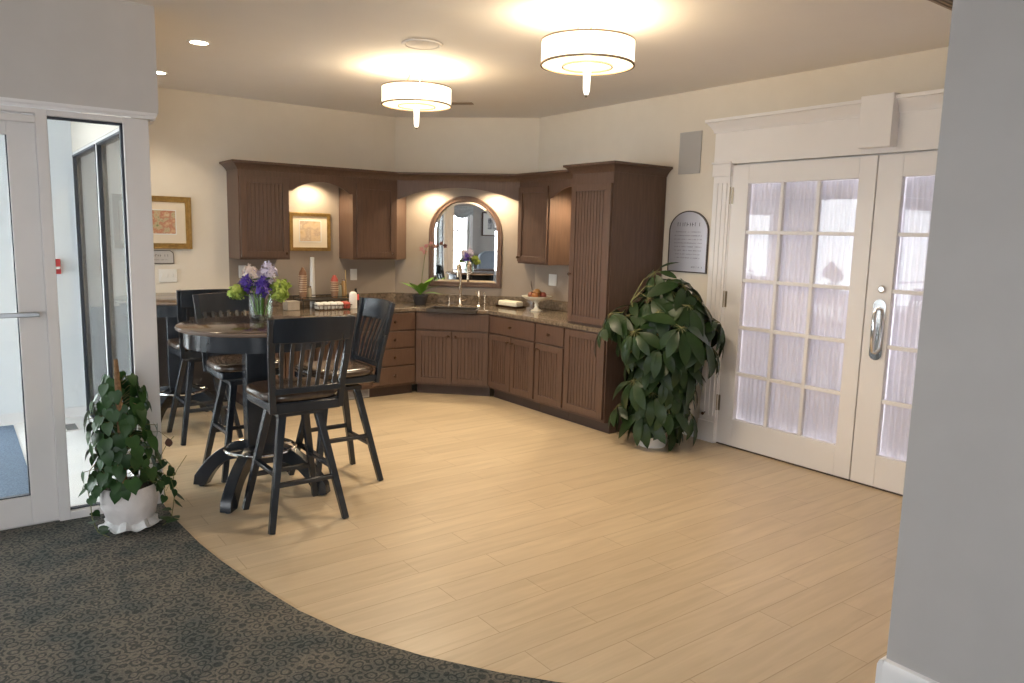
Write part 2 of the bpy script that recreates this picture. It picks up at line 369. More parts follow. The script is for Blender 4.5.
# lobby walls with window openings
def wall_open(axis, pos, th, a0, a1, z1, holes):
    b = B(); holes = sorted(holes)
    def bx(u0, u1, z0, zt):
        if u1-u0 < 1e-4 or zt-z0 < 1e-4: return
        if axis == 'x': b.box((pos, u0, z0), (pos+th, u1, zt))
        else: b.box((u0, pos, z0), (u1, pos+th, zt))
    c = a0
    for (h0, h1, hz0, hz1) in holes:
        bx(c, h0, 0, z1); bx(h0, h1, 0, hz0); bx(h0, h1, hz1, z1); c = h1
    bx(c, a1, 0, z1); return b
lh = [(1.04, 1.66, 0.75, 2.15), (-1.75, -0.45, 0.75, 2.15), (2.65, 3.95, 0.75, 2.15)]
struct('wall_left', wall_open('x', XL-0.2, 0.2, YN-0.2, YG+0.14, H, lh), 'greywall', smooth=False)
bh = [(-2.4, 0.0, 0.65, 2.25)]
struct('wall_behind_camera', wall_open('y', YN-0.2, 0.2, XL, XN+0.16, H, bh), 'greywall', smooth=False)
def window(n, axis, pos, u0, u1, z0, z1, cols, rows, inward):
    f = (lambda u, w_, z: (pos+w_, u, z)) if axis == 'x' else (lambda u, w_, z: (u, pos+w_, z))
    def bx(b, u0, u1, w0, w1, z0, z1):
        a = f(u0, w0, z0); c = f(u1, w1, z1); b.box(tuple(map(min, a, c)), tuple(map(max, a, c)))
    r = structroot('window_%d' % n, f((u0+u1)/2, 0, z0)); off = Vector(r.location)
    b = B(); t = 0.05
    bx(b, u0, u0+t, -.08, -.02, z0, z1); bx(b, u1-t, u1, -.08, -.02, z0, z1); bx(b, u0+t, u1-t, -.08, -.02, z0, z0+t); bx(b, u0+t, u1-t, -.08, -.02, z1-t, z1)
    for i in range(1, cols): c = u0+(u1-u0)*i/cols; bx(b, c-.012, c+.012, -.07, -.03, z0+t, z1-t)
    for i in range(1, rows): c = z0+(z1-z0)*i/rows; bx(b, u0+t, u1-t, -.07, -.03, c-.012, c+.012)
    o = obj('window_frame', b, 'trim', r); o.matrix_parent_inverse = Matrix.Translation(-off)
    b = B(); bx(b, u0+t, u1-t, -.052, -.048, z0+t, z1-t); o = obj('pane', b, 'glass', r, smooth=False); o.matrix_parent_inverse = Matrix.Translation(-off)
    b = B(); s_ = 0.0 if inward > 0 else -.02
    bx(b, u0-.08, u0, 0, .02*inward, z0-.1, z1+.1); bx(b, u1, u1+.08, 0, .02*inward, z0-.1, z1+.1); bx(b, u0-.0, u1+.0, 0, .02*inward, z1, z1+.1)
    bx(b, u0, u1, 0, .05*inward, z0-.06, z0)
    o = obj('window_casing', b, 'trim', r); o.matrix_parent_inverse = Matrix.Translation(-off)
    return r
for i, (a, c, z0, z1) in enumerate(lh): window(i+1, 'x', XL, a, c, z0, z1, 2 if c-a < 1 else 3, 3, 1)
window(4, 'y', YN, -2.4, 0.0, 0.65, 2.25, 4, 3, 1)

wq = B().box((0.93, YB-.022, 0), (2.052, YB-.001, .90)).box((0.93, YB-.045, .90), (2.052, YB-.001, .93)).box((0.93, YB-.034, 0), (2.052, YB-.022, .12)).box((0.93, YB-.034, .80), (2.052, YB-.022, .90))
for i in range(4): wq.box((0.93+i*.354, YB-.034, .12), (0.99+i*.354, YB-.022, .80))
struct('trim_2', wq, noisy('dark_wainscot_paint', (.030, .026, .026), (.038, .032, .032), 8, .45))
# ---------------------------------------------------------------- glazed entrance (front of the vestibule) at y = YG
def rootpart(name, b, m_, r, **k):
    o = obj(name, b, m_, r, **k); o.matrix_parent_inverse = Matrix.Translation(-Vector(r.location)); return o
ent = structroot('window_5', (0.6, YG, 0))
y0, y1 = YG, YG+0.11
b = B()
b.box((0.80, y0, 0.0), (0.925, y1, 2.19)).box((0.3955, y0, 0.0), (0.448, y1, 2.19)).box((0.448, y0, 2.16), (0.80, y1, 2.19)).box((0.448, y0, 0.0), (0.80, y1, 0.052))
b.box((-1.6, y0, 2.165), (0.402, y1, 2.19)).box((-0.70, y0, 0), (-0.62, y1, 2.165)).box((-1.6, y0, 0), (-1.5, y1, 2.165)).box((-1.5, y0, 0), (-0.70, y1, 0.06))
rootpart('frame', b, 'alu', ent, bevel=0.003)
rootpart('head_trim', B().sweep([(-1.6, YG), (0.955, YG), (0.955, YG+0.13)], [(0, 2.192), (0.006, 2.192), (0.006, 2.204), (0.012, 2.212), (0.012, 2.226), (0, 2.226)]), 'trim', ent)
g = B(); t = 0.012
for a, c in ((0.448, 0.80),):
    g.box((a, y0+.045, .052), (a+t*.4, y0+.06, 2.16)).box((c-t, y0+.03, .052), (c, y0+.06, 2.16)).box((a, y0+.03, 2.148), (c, y0+.06, 2.16)).box((a, y0+.03, .052), (c, y0+.06, .06))
rootpart('gasket', g, 'gasket', ent, smooth=False)
rootpart('pane', B().box((0.452, y0+.048, .06), (0.79, y0+.054, 2.15)), 'glass', ent, smooth=False)
rootpart('pane', B().box((-1.49, y0+.048, .06), (-0.71, y0+.054, 2.16)), 'glass', ent, smooth=False)
struct('wall_entrance_side', B().box((XL, YG, 0), (-1.6, YG+0.14, 2.227)), 'greywall', smooth=False)
struct('wall_entrance_end', B().box((0.86, YG+0.11, 2.19), (0.978, YB, H)), 'wall', smooth=False)
dr = structroot('door_3', (-0.11, YG+.03, 0))
b = B(); x0, x1 = -0.612, 0.395
b.box((x0, y0+.02, .012), (x0+.13, y0+.07, 2.158)).box((x1-.123, y0+.02, .012), (x1, y0+.07, 2.158)).box((x0+.13, y0+.02, .012), (x1-.123, y0+.07, .17)).box((x0+.13, y0+.02, 2.05), (x1-.123, y0+.07, 2.158))
rootpart('door_frame', b, 'alu', dr, bevel=0.003)
g = B(); g.box((x1-.129, y0+.03, .17), (x1-.123, y0+.06, 2.05)).box((x0+.13, y0+.03, .17), (x1-.129, y0+.06, .176))
rootpart('gasket', g, 'gasket', dr, smooth=False)
rootpart('pane', B().box((x0+.13, y0+.042, .17), (x1-.123, y0+.048, 2.05)), 'glass', dr, smooth=False)
pb = B().box((x0+.05, y0-.045, 1.135), (x1-.035, y0-.028, 1.16)).box((x1-.06, y0-.03, 1.138), (x1-.04, y0+.02, 1.157)).box((x0+.06, y0-.03, 1.138), (x0+.08, y0+.02, 1.157))
o = rootpart('push_bar', pb, mat('brushed_steel', (0.5, 0.52, 0.55), 0.3, 1.0), dr, bevel=0.004); o['label'] = 'brushed steel push bar'
rootpart('closer', B().box((x1-.33, y0-.02, 2.115), (x1-.0, y0+.02, 2.15)), 'alu', dr, bevel=.004)

# vestibule right side: glazed partition at x = .85..; far wall; left exterior glazing
vp = structroot('window_6', (0.88, 5.9, 0))
b = B(); X0, X1 = 0.862, 0.915
b.box((X0, YG+.11, 2.165), (X1, YB, 2.19)).box((X0, YG+.11, 0), (X1, YB, 0.05))
for ya, yb in ((YB-0.03, YB), (5.90, 6.0), (YG+.11, YG+.17)): b.box((X0, ya, .05), (X1, yb, 2.165))
rootpart('frame', b, 'alu', vp, bevel=.003)
g = B()
for ya, yb in ((5.99, 7.12), (4.76, 5.91)):
    g.box((X0-.006, yb-.03, .05), (X0+.02, yb, 2.165)).box((X0-.004, ya, .05), (X0+.02, ya+.008, 2.165)).box((X0-.008, ya, 2.15), (X0+.02, yb, 2.165)).box((X0-.008, ya, .05), (X0+.02, yb, .065))
rootpart('gasket', g, 'gasket', vp, smooth=False)
for ya, yb in ((6.0, 7.11), (4.76, 5.90)): rootpart('pane', B().box((X0+.022, ya, .05), (X0+.028, yb, 2.165)), 'glass', vp, smooth=False)
struct('ceiling_vestibule', B().box((-1.5, YG+.14, 2.44), (0.86, YB, 2.5)), noisy('white_vestibule_ceiling', (.82, .84, .85), (.87, .88, .89), 40, .8), smooth=False)
M['vwall'] = noisy('pale_vestibule_paint', (0.82, 0.85, 0.87), (0.84, 0.87, 0.89), 4, 0.7)
struct('wall_vestibule_far', wall_open('y', YB, 0.2, -1.7, 0.862, H, [(-0.92, 0.22, 0.0, 2.15)]), 'vwall', smooth=False)
struct('wall_vestibule_left', wall_open('x', -1.7, 0.2, YG+.14, YB, H, [(4.80, 7.0, 0.10, 2.38)]), 'vwall', smooth=False)
struct('baseboard_vestibule', B().box((0.22, YB-.012, 0.005), (0.862, YB, 0.09)), 'trim')
window(7, 'x', -1.5, 4.80, 7.0, 0.10, 2.38, 2, 1, 1)
dv = structroot('door_4', (-0.35, YB+.05, 0))
b = B().box((-0.915, YB+.03, .01), (-.78, YB+.08, 2.145)).box((.08, YB+.03, .01), (.215, YB+.08, 2.145)).box((-.78, YB+.03, .01), (.08, YB+.08, .22)).box((-.78, YB+.03, 2.02), (.08, YB+.08, 2.145))
rootpart('door_frame', b, 'alu', dv, bevel=.003)
rootpart('pane', B().box((-.78, YB+.05, .22), (.08, YB+.056, 2.02)), 'glass', dv, smooth=False)
rootpart('push_bar', B().box((-.86, YB-.02, 1.0), (.16, YB, 1.03)).box((-.84, YB-.01, 1.0), (-.82, YB+.03, 1.03)).box((.12, YB-.01, 1.0), (.14, YB+.03, 1.03)), 'chrome', dv)
tag(obj('entry_mat', B().box((-1.2, 4.85, .005), (0.33, 7.05, .014)), 'mat'), 'blue entry mat on the vestibule floor behind the glass door', 'mat')
t = thing('floor_register', 'small grey metal floor register in the vestibule beside the far glass wall', 'vent', (0.70, 6.77, 0.005))
obj('frame', B().ring([(-.055,-.13),(.055,-.13),(.055,.13),(-.055,.13)], [(-.04,-.115),(.04,-.115),(.04,.115),(-.04,.115)], 0, .006), 'alu', t)
gb = B()
for i in range(10): gb.box((-.04, -.11+i*.023, 0), (.04, -.10+i*.023, .004))
obj('grille', gb, mat('register_metal', (.25,.25,.25), .5, .5), t)
t = thing('fire_alarm_station', 'small red fire alarm pull station on the pale vestibule wall', 'fire alarm', (0.70, YB, 1.21))
obj('housing', B().box((-.03, -.03, 0), (.03, 0, .12)), mat('red_plastic', (.5, .04, .04), .4), t, bevel=.004)
obj('pull_handle', B().box((-.025, -.045, .04), (.025, -.035, .06)), 'white', t, bevel=.002)

# ---------------------------------------------------------------- door wall
cas = structroot('trim_1', (XR, 3.78, 0))
prof = []
b = B()
def pil(b, ya, yb):
    b.box((XR-.022, ya, 0), (XR, yb, 2.12))
    for i in range(3):
        c = ya + .035 + (yb-ya-.07)*i/2
        b.box((XR-.030, c-.014, .22), (XR-.022, c+.014, 2.05))
    b.box((XR-.034, ya-.004, 0), (XR, yb+.004, .17))
    b.box((XR-.036, ya-.006, 2.10), (XR, yb+.006, 2.20)); b.box((XR-.046, ya-.012, 2.195), (XR, yb+.012, 2.21))
pil(b, 3.70, 3.855); pil(b, DY0-.155, DY0)
b.box((XR-.012, DY1-.01, 0), (XR+.01, DY1, DH)); b.box((XR-.012, DY0, 0), (XR+.01, DY0+.01, DH))
b.box((XR+.045, DY0, DH-.03), (XR+.07, DY1, DH+.004))
rootpart('pilasters', b, 'trim', cas, bevel=.002)
hb = B().box((XR-.030, DY0-.155, 2.192), (XR, 3.855, 2.47))
rootpart('header_board', hb, 'trim', cas)
cp = [(XR, 3.85), (XR-.03, 3.85), (XR-.03, DY0-.155)]
rootpart('crown', B().sweep([(XR, 3.855), (XR-.03, 3.855), (XR-.03, DY0-.155), (XR, DY0-.155)][::-1], [(0,2.43),(-.010,2.43),(-.014,2.45),(-.030,2.475),(-.045,2.495),(-.05,2.505),(-.062,2.508),(-.062,2.53),(0,2.53)]), 'trim', cas)
ky = B().prism([(XR, 2.44), (XR-.11, 2.445), (XR-.11, 2.658), (XR, 2.66)][::-1], 2.222, 2.545)
rootpart('keystone', ky, 'trim', cas, bevel=.003)

def sheer():
    m = noisy('sheer_curtain', (0.70, 0.69, 0.72), (0.76, 0.75, 0.78), 3, 0.8); N, L, b = nodes(m)
    tr = N.new('ShaderNodeBsdfTranslucent'); tr.inputs[0].default_value = (0.115, 0.112, 0.118, 1)
    ad = N.new('ShaderNodeAddShader'); L.new(b.outputs[0], ad.inputs[0]); L.new(tr.outputs[0], ad.inputs[1]); L.new(ad.outputs[0], N['Material Output'].inputs[0])
    return m
M['sheer'] = sheer()
M['doorglass'] = glassmat('door_glass', (0.97, 0.97, 0.98), 0.0, 1.5, 0.8)
def french(n, ya, yb, handle, hinges):
    """leaf between y=ya (left, far) and yb (right, near)"""
    r = structroot('door_%d' % n, (XR, (ya+yb)/2, 0)); xa, xb = XR-.004, XR+.042
    ga, gb = ya-.155, yb+.12      # glass opening
    if handle: ga, gb = ya-.165, yb+.115
    z0, z1 = .225, 2.04
    b = B().box((xa, ga, .012), (xb, ya-.003, DH-.008)).box((xa, yb+.003, .012), (xb, gb, DH-.008)).box((xa, gb, .012), (xb, ga, z0)).box((xa, gb, z1), (xb, ga, DH-.008))
    if handle: b.box((XR+.044, 2.545, .012), (XR+.056, 2.585, DH))
    rootpart('door_frame', b, 'trim', r, bevel=.003)
    b = B()
    for i in (1, 2): c = ga+(gb-ga)*i/3; b.box((xa+.006, c-.013, z0), (xb-.006, c+.013, z1))
    for i in range(1, 5):
        c = z0+(z1-z0)*i/5
        for k in range(3):
            u0 = ga+(gb-ga)*k/3; u1 = ga+(gb-ga)*(k+1)/3
            lo, hi = min(u0, u1)+(.013 if k < 2 else 0), max(u0, u1)-(.013 if k > 0 else 0)
            b.box((xa+.006, lo, c-.013), (xb-.006, hi, c+.013))
    rootpart('muntins', b, 'trim', r, bevel=.003)
    for k in range(3):
        for i in range(5):
            u0 = ga+(gb-ga)*k/3; u1 = ga+(gb-ga)*(k+1)/3; c0 = z0+(z1-z0)*i/5; c1 = z0+(z1-z0)*(i+1)/5
            rootpart('pane', B().box((XR+.017, u1+.004, c0+.004), (XR+.020, u0-.004, c1-.004)), 'doorglass', r, smooth=False)
    b = B(); nn = 150; rows = []
    for z in (z0-.10, z1+.08):
        rows.append([b.bm.verts.new((XR+.075+.010*math.sin(i*1.05)+.004*math.sin(i*.37+n), ga+.07+(gb-ga-.14)*i/nn, z)) for i in range(nn+1)])
    for i in range(nn): b.bm.faces.new((rows[0][i], rows[0][i+1], rows[1][i+1], rows[1][i]))
    o = rootpart('curtain', b, 'sheer', r, ang=80); o['label'] = 'white gathered sheer curtain'
    md = o.modifiers.new('t', 'SOLIDIFY'); md.thickness = .002
    for z in hinges:
        hb = B().box((XR-.008, ya-.028, z-.062), (XR-.0045, ya-.004, z+.062)).tube([(XR-.012, ya+.0, z-.065), (XR-.012, ya+.0, z+.065)], .007, 8)
        rootpart('hinge', hb, mat('dull_nickel_hinge', (.42, .36, .28), .35, .8), r)
    return r
french(1, 3.70, 2.566, False, (1.955, 1.16, .335))
d2 = french(2, 2.564, 1.43, True, ())
hd = B().box((XR-.010, 2.425, .90), (XR-.004, 2.505, 1.24))
yc = 2.465
hp = rootpart('handle', B().prism(arc(2.465, 1.215, .042, 0, PI, 12) + arc(2.465, .90, .042, PI, 2*PI, 12), XR-.012, XR-.004, lambda u, v, w_: (w_, u, v)), 'chrome', d2)
gp = B().tube([(XR-.012, yc, 1.20), (XR-.055, yc, 1.19), (XR-.066, yc, 1.15), (XR-.068, yc-.002, 1.05), (XR-.066, yc-.002, .97), (XR-.055, yc, .92), (XR-.012, yc, .905)], [.01, .012, .014, .016, .014, .012, .01], 12)
g_ = obj('grip', gp, 'chrome', hp)
rootpart('lock_cylinder', B().lathe([(0, 0), (.024, 0), (.024, .012), (.016, .018), (0, .018)], n=20, f=lambda x, y, z: (XR-.004-z, yc-.005+x, 1.325+y)), 'chrome', d2)
tag(obj('door_stop', B().tube([(XR-.024, 3.80, .235), (XR-.075, 3.78, .235)], .006, 8).ball((XR-.08, 3.778, .235), .013, 2), 'knob'), 'small door stop low on the casing beside the tall potted plant', 'door stop')
struct('baseboard_right', B().sweep([(XR, 4.33), (XR, 3.862)], [(0, 0), (.016, 0), (.016, .10), (.008, .12), (0, .12)]), 'trim')
struct('trim_threshold', B().box((XR-.0, DY0, 0), (XR+.1, DY1, .008)), 'cabdark')

# ================================================================ CABINETS
def bead_panel(b, u0, u1, z0, z1, y):
    n = max(3, round((u1-u0)/.036)); w_ = (u1-u0)/n
    b.box((u0, y+.007, z0), (u1, y+.012, z1))
    for i in range(n): b.box((u0+i*w_+.0035, y, z0), (u0+(i+1)*w_-.0035, y+.007, z1))
def door(par, u0, u1, z0, z1, bead=True, knob=None, name='door', side=.055):
    b = B(); t = side
    b.box((u0, -.02, z0), (u0+t, 0, z1)).box((u1-t, -.02, z0), (u1, 0, z1)).box((u0+t, -.02, z0), (u1-t, 0, z0+t)).box((u0+t, -.02, z1-t), (u1-t, 0, z1))
    if bead: bead_panel(b, u0+t, u1-t, z0+t, z1-t, -.012)
    else: b.box((u0+t, -.011, z0+t), (u1-t, 0, z1-t))
    d = obj(name, b, 'cab', par, bevel=.0015, seg=1, smooth=False)
    if knob: knobat(d, *knob)
    return d
def knobat(par, u, z, y=-.02):
    obj('knob', B().lathe([(0, 0), (.006, 0), (.005, .012), (.013, .018), (.015, .024), (.010, .031), (0, .033)], n=14, f=lambda a, c, h_: (u+a, y-h_, z+c)), 'knob', par)
def drawer(par, u0, u1, z0, z1, nk=1):
    b = B().box((u0, -.018, z0), (u1, 0, z1))
    d = obj('drawer', b, 'cab', par, bevel=.004, smooth=False)
    for k in range(nk): knobat(d, u0+(u1-u0)*(k+.5)/nk, (z0+z1)/2, -.018)
    return d
def run_root(name, label, cat, loc, rz, L, dep=.585, z0=.1, z1=.842, foot=None, toe=True, group=None, rend=0):
    t = thing(name, label, cat, loc, rz, group)
    b = B().box((.001, 0, z0), (L-.001, dep, z1)) if foot is None else B().prism(foot, z0, z1)
    obj('carcass', b, 'cab', t, smooth=False)
    if toe: obj('toe_kick', B().box((.001, .065, .0), (L-.001-rend, .085 if foot else dep, z0)), 'cabdark', t, smooth=False)
    return t
G = 'base cabinets under the granite worktop'
# left run (local x to the right, local -y towards the viewer)
t = run_root('base_cabinet', 'brown base cabinet at the left end of the worktop, behind the two stools', 'cabinet', (2.08, FY, 0), 0, .56, group=G)
door(t, .01, .275, .13, .665, knob=(.25, .62)); door(t, .285, .55, .13, .665, knob=(.31, .62)); drawer(t, .01, .55, .685, .83)
t = run_root('base_cabinet', 'brown base cabinet below the coffee cups, seen through the nearest stool back', 'cabinet', (2.64, FY, 0), 0, .56, group=G)
door(t, .01, .275, .13, .665, knob=(.25, .62)); door(t, .285, .55, .13, .665, knob=(.31, .62)); drawer(t, .01, .55, .685, .83)
t = run_root('base_cabinet', 'brown base cabinet of four stacked drawers left of the sink cabinet', 'cabinet', (3.20, FY, 0), 0, .497, group=G)
for za, zb in ((.125, .30), (.312, .475), (.487, .65), (.662, .83)): drawer(t, .02, .485, za, zb)
# sink cabinet on the diagonal
Ld = math.dist(D1, D2)
def to_local(p, o, a): dx, dy = p[0]-o[0], p[1]-o[1]; return (dx*math.cos(a)+dy*math.sin(a), -dx*math.sin(a)+dy*math.cos(a))
foot = [to_local(p, D1, -PI/4) for p in ((D1[0]+.001, D1[1]), (D2[0], D2[1]+.001), (XR-.006, D2[1]+.001), (XR-.006, YB-1.06-.006), (XR-1.06-.006, YB-.006), (D1[0]+.001, YB-.006))]
t = run_root('sink_cabinet', 'brown angled sink cabinet with two beadboard doors under the mirror', 'cabinet', (*D1, 0), -PI/4, Ld, foot=foot, group=G)
obj('drawer_front', B().box((.01, -.018, .665), (Ld-.01, 0, .83)), 'cab', t, bevel=.004, smooth=False)
door(t, .01, Ld/2-.004, .125, .65, knob=(Ld/2-.035, .60)); door(t, Ld/2+.004, Ld-.01, .125, .65, knob=(Ld/2+.035, .60))
# right run
RZ = -PI/2
t = run_root('base_cabinet', 'brown base cabinet with one wide drawer over two doors, right of the sink', 'cabinet', (FX, 6.0, 0), RZ, .733, group=G)
drawer(t, .012, .72, .665, .83); door(t, .012, .362, .125, .65, knob=(.33, .60)); door(t, .37, .72, .125, .65, knob=(.40, .60))
t = run_root('base_cabinet', 'narrow brown base cabinet with a small drawer over one door', 'cabinet', (FX, 5.265, 0), RZ, .400, group=G)
drawer(t, .01, .39, .665, .83); door(t, .01, .39, .125, .65, knob=(.045, .60))
t = run_root('base_cabinet', 'brown base cabinet with one full height beadboard door beside the tall plant', 'cabinet', (FX, 4.863, 0), RZ, .515, group=G, rend=.0)
door(t, .01, .50, .125, .83, side=.06)

# worktop
outl = [(2.055, YB-.003), (2.055, 6.40)]
outl += [(2.14, 6.31), (2.26, 6.235), (2.40, 6.19), (2.56, 6.17), (2.72, 6.175), (2.86, 6.21), (2.98, 6.28), (3.08, 6.37), (3.19, 6.46), (3.30, 6.503)]
outl += [(3.69, FY-.031), (FX-.031, 5.989), (FX-.031, 4.33), (XR-.003, 4.33), (XR-.003, YB-1.06-.002), (XR-1.06-.002, YB-.003)]
wt = obj('worktop', B().prism(outl, .842, CT), 'granite', smooth=False)
# cut the sink hole
sc = Vector((4.01, 6.31)); dx = Vector((.7071, -.7071)); dn = Vector((.7071, .7071))
def sp(u, v): p = sc + dx*u + dn*v; return (p.x, p.y)
hole = [sp(-.25, -.14), sp(.25, -.14), sp(.25, .15), sp(-.25, .15)]
cut = obj('cutter', B().prism(hole, .8, .95), 'granite', smooth=False)
md = wt.modifiers.new('hole', 'BOOLEAN'); md.object = cut; md.operation = 'DIFFERENCE'; md.solver = 'EXACT'
bpy.context.view_layer.update()
ev = wt.evaluated_get(bpy.context.evaluated_depsgraph_get()); me = bpy.data.meshes.new_from_object(ev)
wt.modifiers.clear(); wt.data = me; bpy.data.objects.remove(cut)
md = wt.modifiers.new('bevel', 'BEVEL'); md.width = .006; md.segments = 2; md.limit_method = 'ANGLE'
tag(wt, 'long speckled brown granite worktop running along the corner cabinets', 'worktop')
bs = B().sweep([(2.055, YB-.003), (XR-1.06-.001, YB-.003), (XR-.003, YB-1.06-.001), (XR-.003, 4.845)], [(0, CT+.001), (.018, CT+.001), (.018, CT+.10), (0, CT+.10)])
tag(obj('backsplash', bs, 'granite', bevel=.003), 'low granite backsplash strip along the wall behind the worktop', 'backsplash')
sk = B().ring([sp(-.249, -.139), sp(.249, -.139), sp(.249, .149), sp(-.249, .149)], [sp(-.235, -.125), sp(.235, -.125), sp(.235, .135), sp(-.235, .135)], .8435, CT-.002)
sk.prism([sp(-.235, -.125), sp(.235, -.125), sp(.235, .135), sp(-.235, .135)], .8435, .846)
tag(obj('sink_basin', sk, mat('dark_sink', (.045, .035, .028), .35)), 'dark sink basin set into the worktop below the mirror', 'sink')

# taupe paint behind the worktop (between worktop and wall cabinets, and in the niches)
tp = B().sweep([(2.075, YB-.0015), (XR-1.06-.0006, YB-.0015), (XR-.0015, YB-1.06-.0006), (XR-.0015, 4.36)], [(-.001, .82), (.001, .82), (.001, UT+.0), (-.001, UT+.0)])
struct('wall_back_taupe_paint', tp, 'taupe', smooth=False)

# ---- wall cabinets
UF = .33
t = thing('wall_cabinet', 'brown wall cabinet with a beadboard door at the left end of the row', 'cabinet', (2.075, YB-UF, UB), 0, 'wall cabinets')
obj('carcass', B().box((0, 0, 0), (.455, UF-.004, UT-UB)), 'cab', t, smooth=False)
door(t, .012, .445, .02, .735, knob=(.415, .06))
t = thing('wall_cabinet', 'brown wall cabinet with a flat panel door left of the arched mirror', 'cabinet', (3.16, YB-UF, UB), 0, 'wall cabinets')
fp = [(3.16, YB-UF), (3.636, YB-UF), (3.875, 7.053), (XR-1.06-.006, YB-.006), (3.16, YB-.006)]
obj('carcass', B().prism([(x-3.16, y-(YB-UF)) for x, y in fp], 0, UT-UB), 'cab', t, smooth=False)
door(t, .035, .455, .02, .735, False, knob=(.42, .06))
XF = XR-UF
t = thing('wall_cabinet', 'brown wall cabinet with a flat panel door right of the arched mirror', 'cabinet', (XF, 5.952, UB), RZ, 'wall cabinets')
fp = [(XF, 5.952), (XF, 5.48), (XR-.006, 5.48), (XR-.006, YB-1.06-.006), (4.756, 6.172)]
obj('carcass', B().prism([to_local(p, (XF, 5.952), RZ) for p in fp], 0, UT-UB), 'cab', t, smooth=False)
door(t, .012, .455, .02, .735, False, knob=(.045, .06))
# tall cabinet standing on the worktop
t = thing('tall_cabinet', 'tall brown cabinet with a long beadboard door standing on the worktop', 'cabinet', (FX, 4.84, CT+.001), RZ)
obj('carcass', B().box((0, 0, 0), (.49, .605, UT-CT)), 'cab', t, smooth=False)
door(t, .01, .48, .02, UT-CT-.09, knob=(.035, .42))
CP = [(0, 0), (.004, 0), (.008, .012), (.022, .03), (.045, .052), (.055, .058), (.062, .06), (.062, .078), (0, .078)]
def crown(b, path, z, k=1): b.sweep(path, [(u*k, z+v) for u, v in CP]); return b
cb = crown(B(), [(0, .50)[::1], (0, 0), (.49, 0), (.49, .606)] and [(0, .24), (0, 0), (.49, 0), (.49, .606)], UT-CT-.005)
cb.box((0, 0, UT-CT), (.49, .605, UT-CT+.07))
# mirror the crown outwards (sweep puts it to the right of travel)
obj('crown_moulding', cb, 'cab', t)
# valances with arches
def valance(name, label, p0, p1, zend, ztop, n=24, flat=.03, dep=.02, group='arched valances between the wall cabinets'):
    p0, p1 = Vector(p0), Vector(p1); d = (p1-p0); L = d.length; d = d/L; nn = Vector((d.y, -d.x))
    pts = [(0, UT-.001), (0, zend)]
    # circular arc
    c = L/2-flat; hgt = ztop-zend; rad = (c*c+hgt*hgt)/(2*hgt); cz = ztop-rad; a = math.asin(c/rad)
    for i in range(n+1): th = -a+2*a*i/n; pts.append((L/2+rad*math.sin(th), cz+rad*math.cos(th)))
    pts += [(L, zend), (L, UT-.001)]
    o = obj(name, B().prism(pts, 0, dep, lambda u, v, w_: (p0.x+d.x*u-nn.x*w_, p0.y+d.y*u-nn.y*w_, v)), 'cab')
    return tag(o, label, 'valance', group)
valance('arched_valance', 'brown arched valance over the niche with the gold framed picture', (2.531, YB-UF), (3.159, YB-UF), 1.965, 2.062)
valance('arched_valance', 'wide brown arched valance over the arched mirror', (3.637, YB-UF-.001), (XF-.001, 5.953), 1.945, 2.063, flat=.02)
valance('arched_valance', 'short brown arched valance between wall cabinet and tall cabinet', (XF, 5.479), (XF, 4.842), 1.965, 2.062)
cr = crown(B(), [(2.075, YB-.004), (2.075, YB-UF), (3.636, YB-UF), (XF, 5.952), (XF, 4.906)], UT-.005)
cr.prism([(2.076, YB-.004), (2.076, YB-UF+.001), (3.636, YB-UF+.001), (XF+.001, 5.952), (XF+.001, 4.906), (XR-.004, 4.906), (XR-.004, YB-1.06), (XR-1.06, YB-.004)], UT+.001, UT+.02)
tag(obj('crown_moulding', cr, 'cab'), 'brown crown moulding running along the top of the wall cabinets', 'moulding')

# niche puck lights
def spot(loc, energy, size=.03, col=(1, .82, .55), ang=150, blend=.6, par=None, tgt=None):
    l = bpy.data.lights.new('lamp_light', 'SPOT'); l.energy = energy; l.color = col; l.shadow_soft_size = size; l.spot_size = math.radians(ang); l.spot_blend = blend
    o = bpy.data.objects.new('lamp_light', l); COL.objects.link(o); o.location = loc
    if tgt: o.rotation_euler = (Vector(tgt)-Vector(loc)).to_track_quat('-Z', 'Y').to_euler()
    if par: o.parent = par
    return o
for (x, y, lab, e) in ((2.845, 6.99, 'small puck light above the gold framed picture in the niche', 22), (3.96, 6.70, 'left small puck light behind the valance above the arched mirror', 30), (4.42, 6.24, 'right small puck light behind the valance above the arched mirror', 30), (4.66, 5.16, 'small puck light in the niche beside the tall cabinet', 40)):
    t = thing('puck_light', lab, 'light', (x, y, UT-.001), 0, 'puck lights under the cabinet crown')
    obj('housing', B().lathe([(0, -.016), (.024, -.016), (.030, -.012), (.032, -.002), (0, -.002)], n=20).ring([(.036*math.cos(i*PI/10), .036*math.sin(i*PI/10)) for i in range(20)], [(.033*math.cos(i*PI/10), .033*math.sin(i*PI/10)) for i in range(20)], -.012, -.001), 'bulb', t)
    spot((0, 0, -.03), e, par=t)

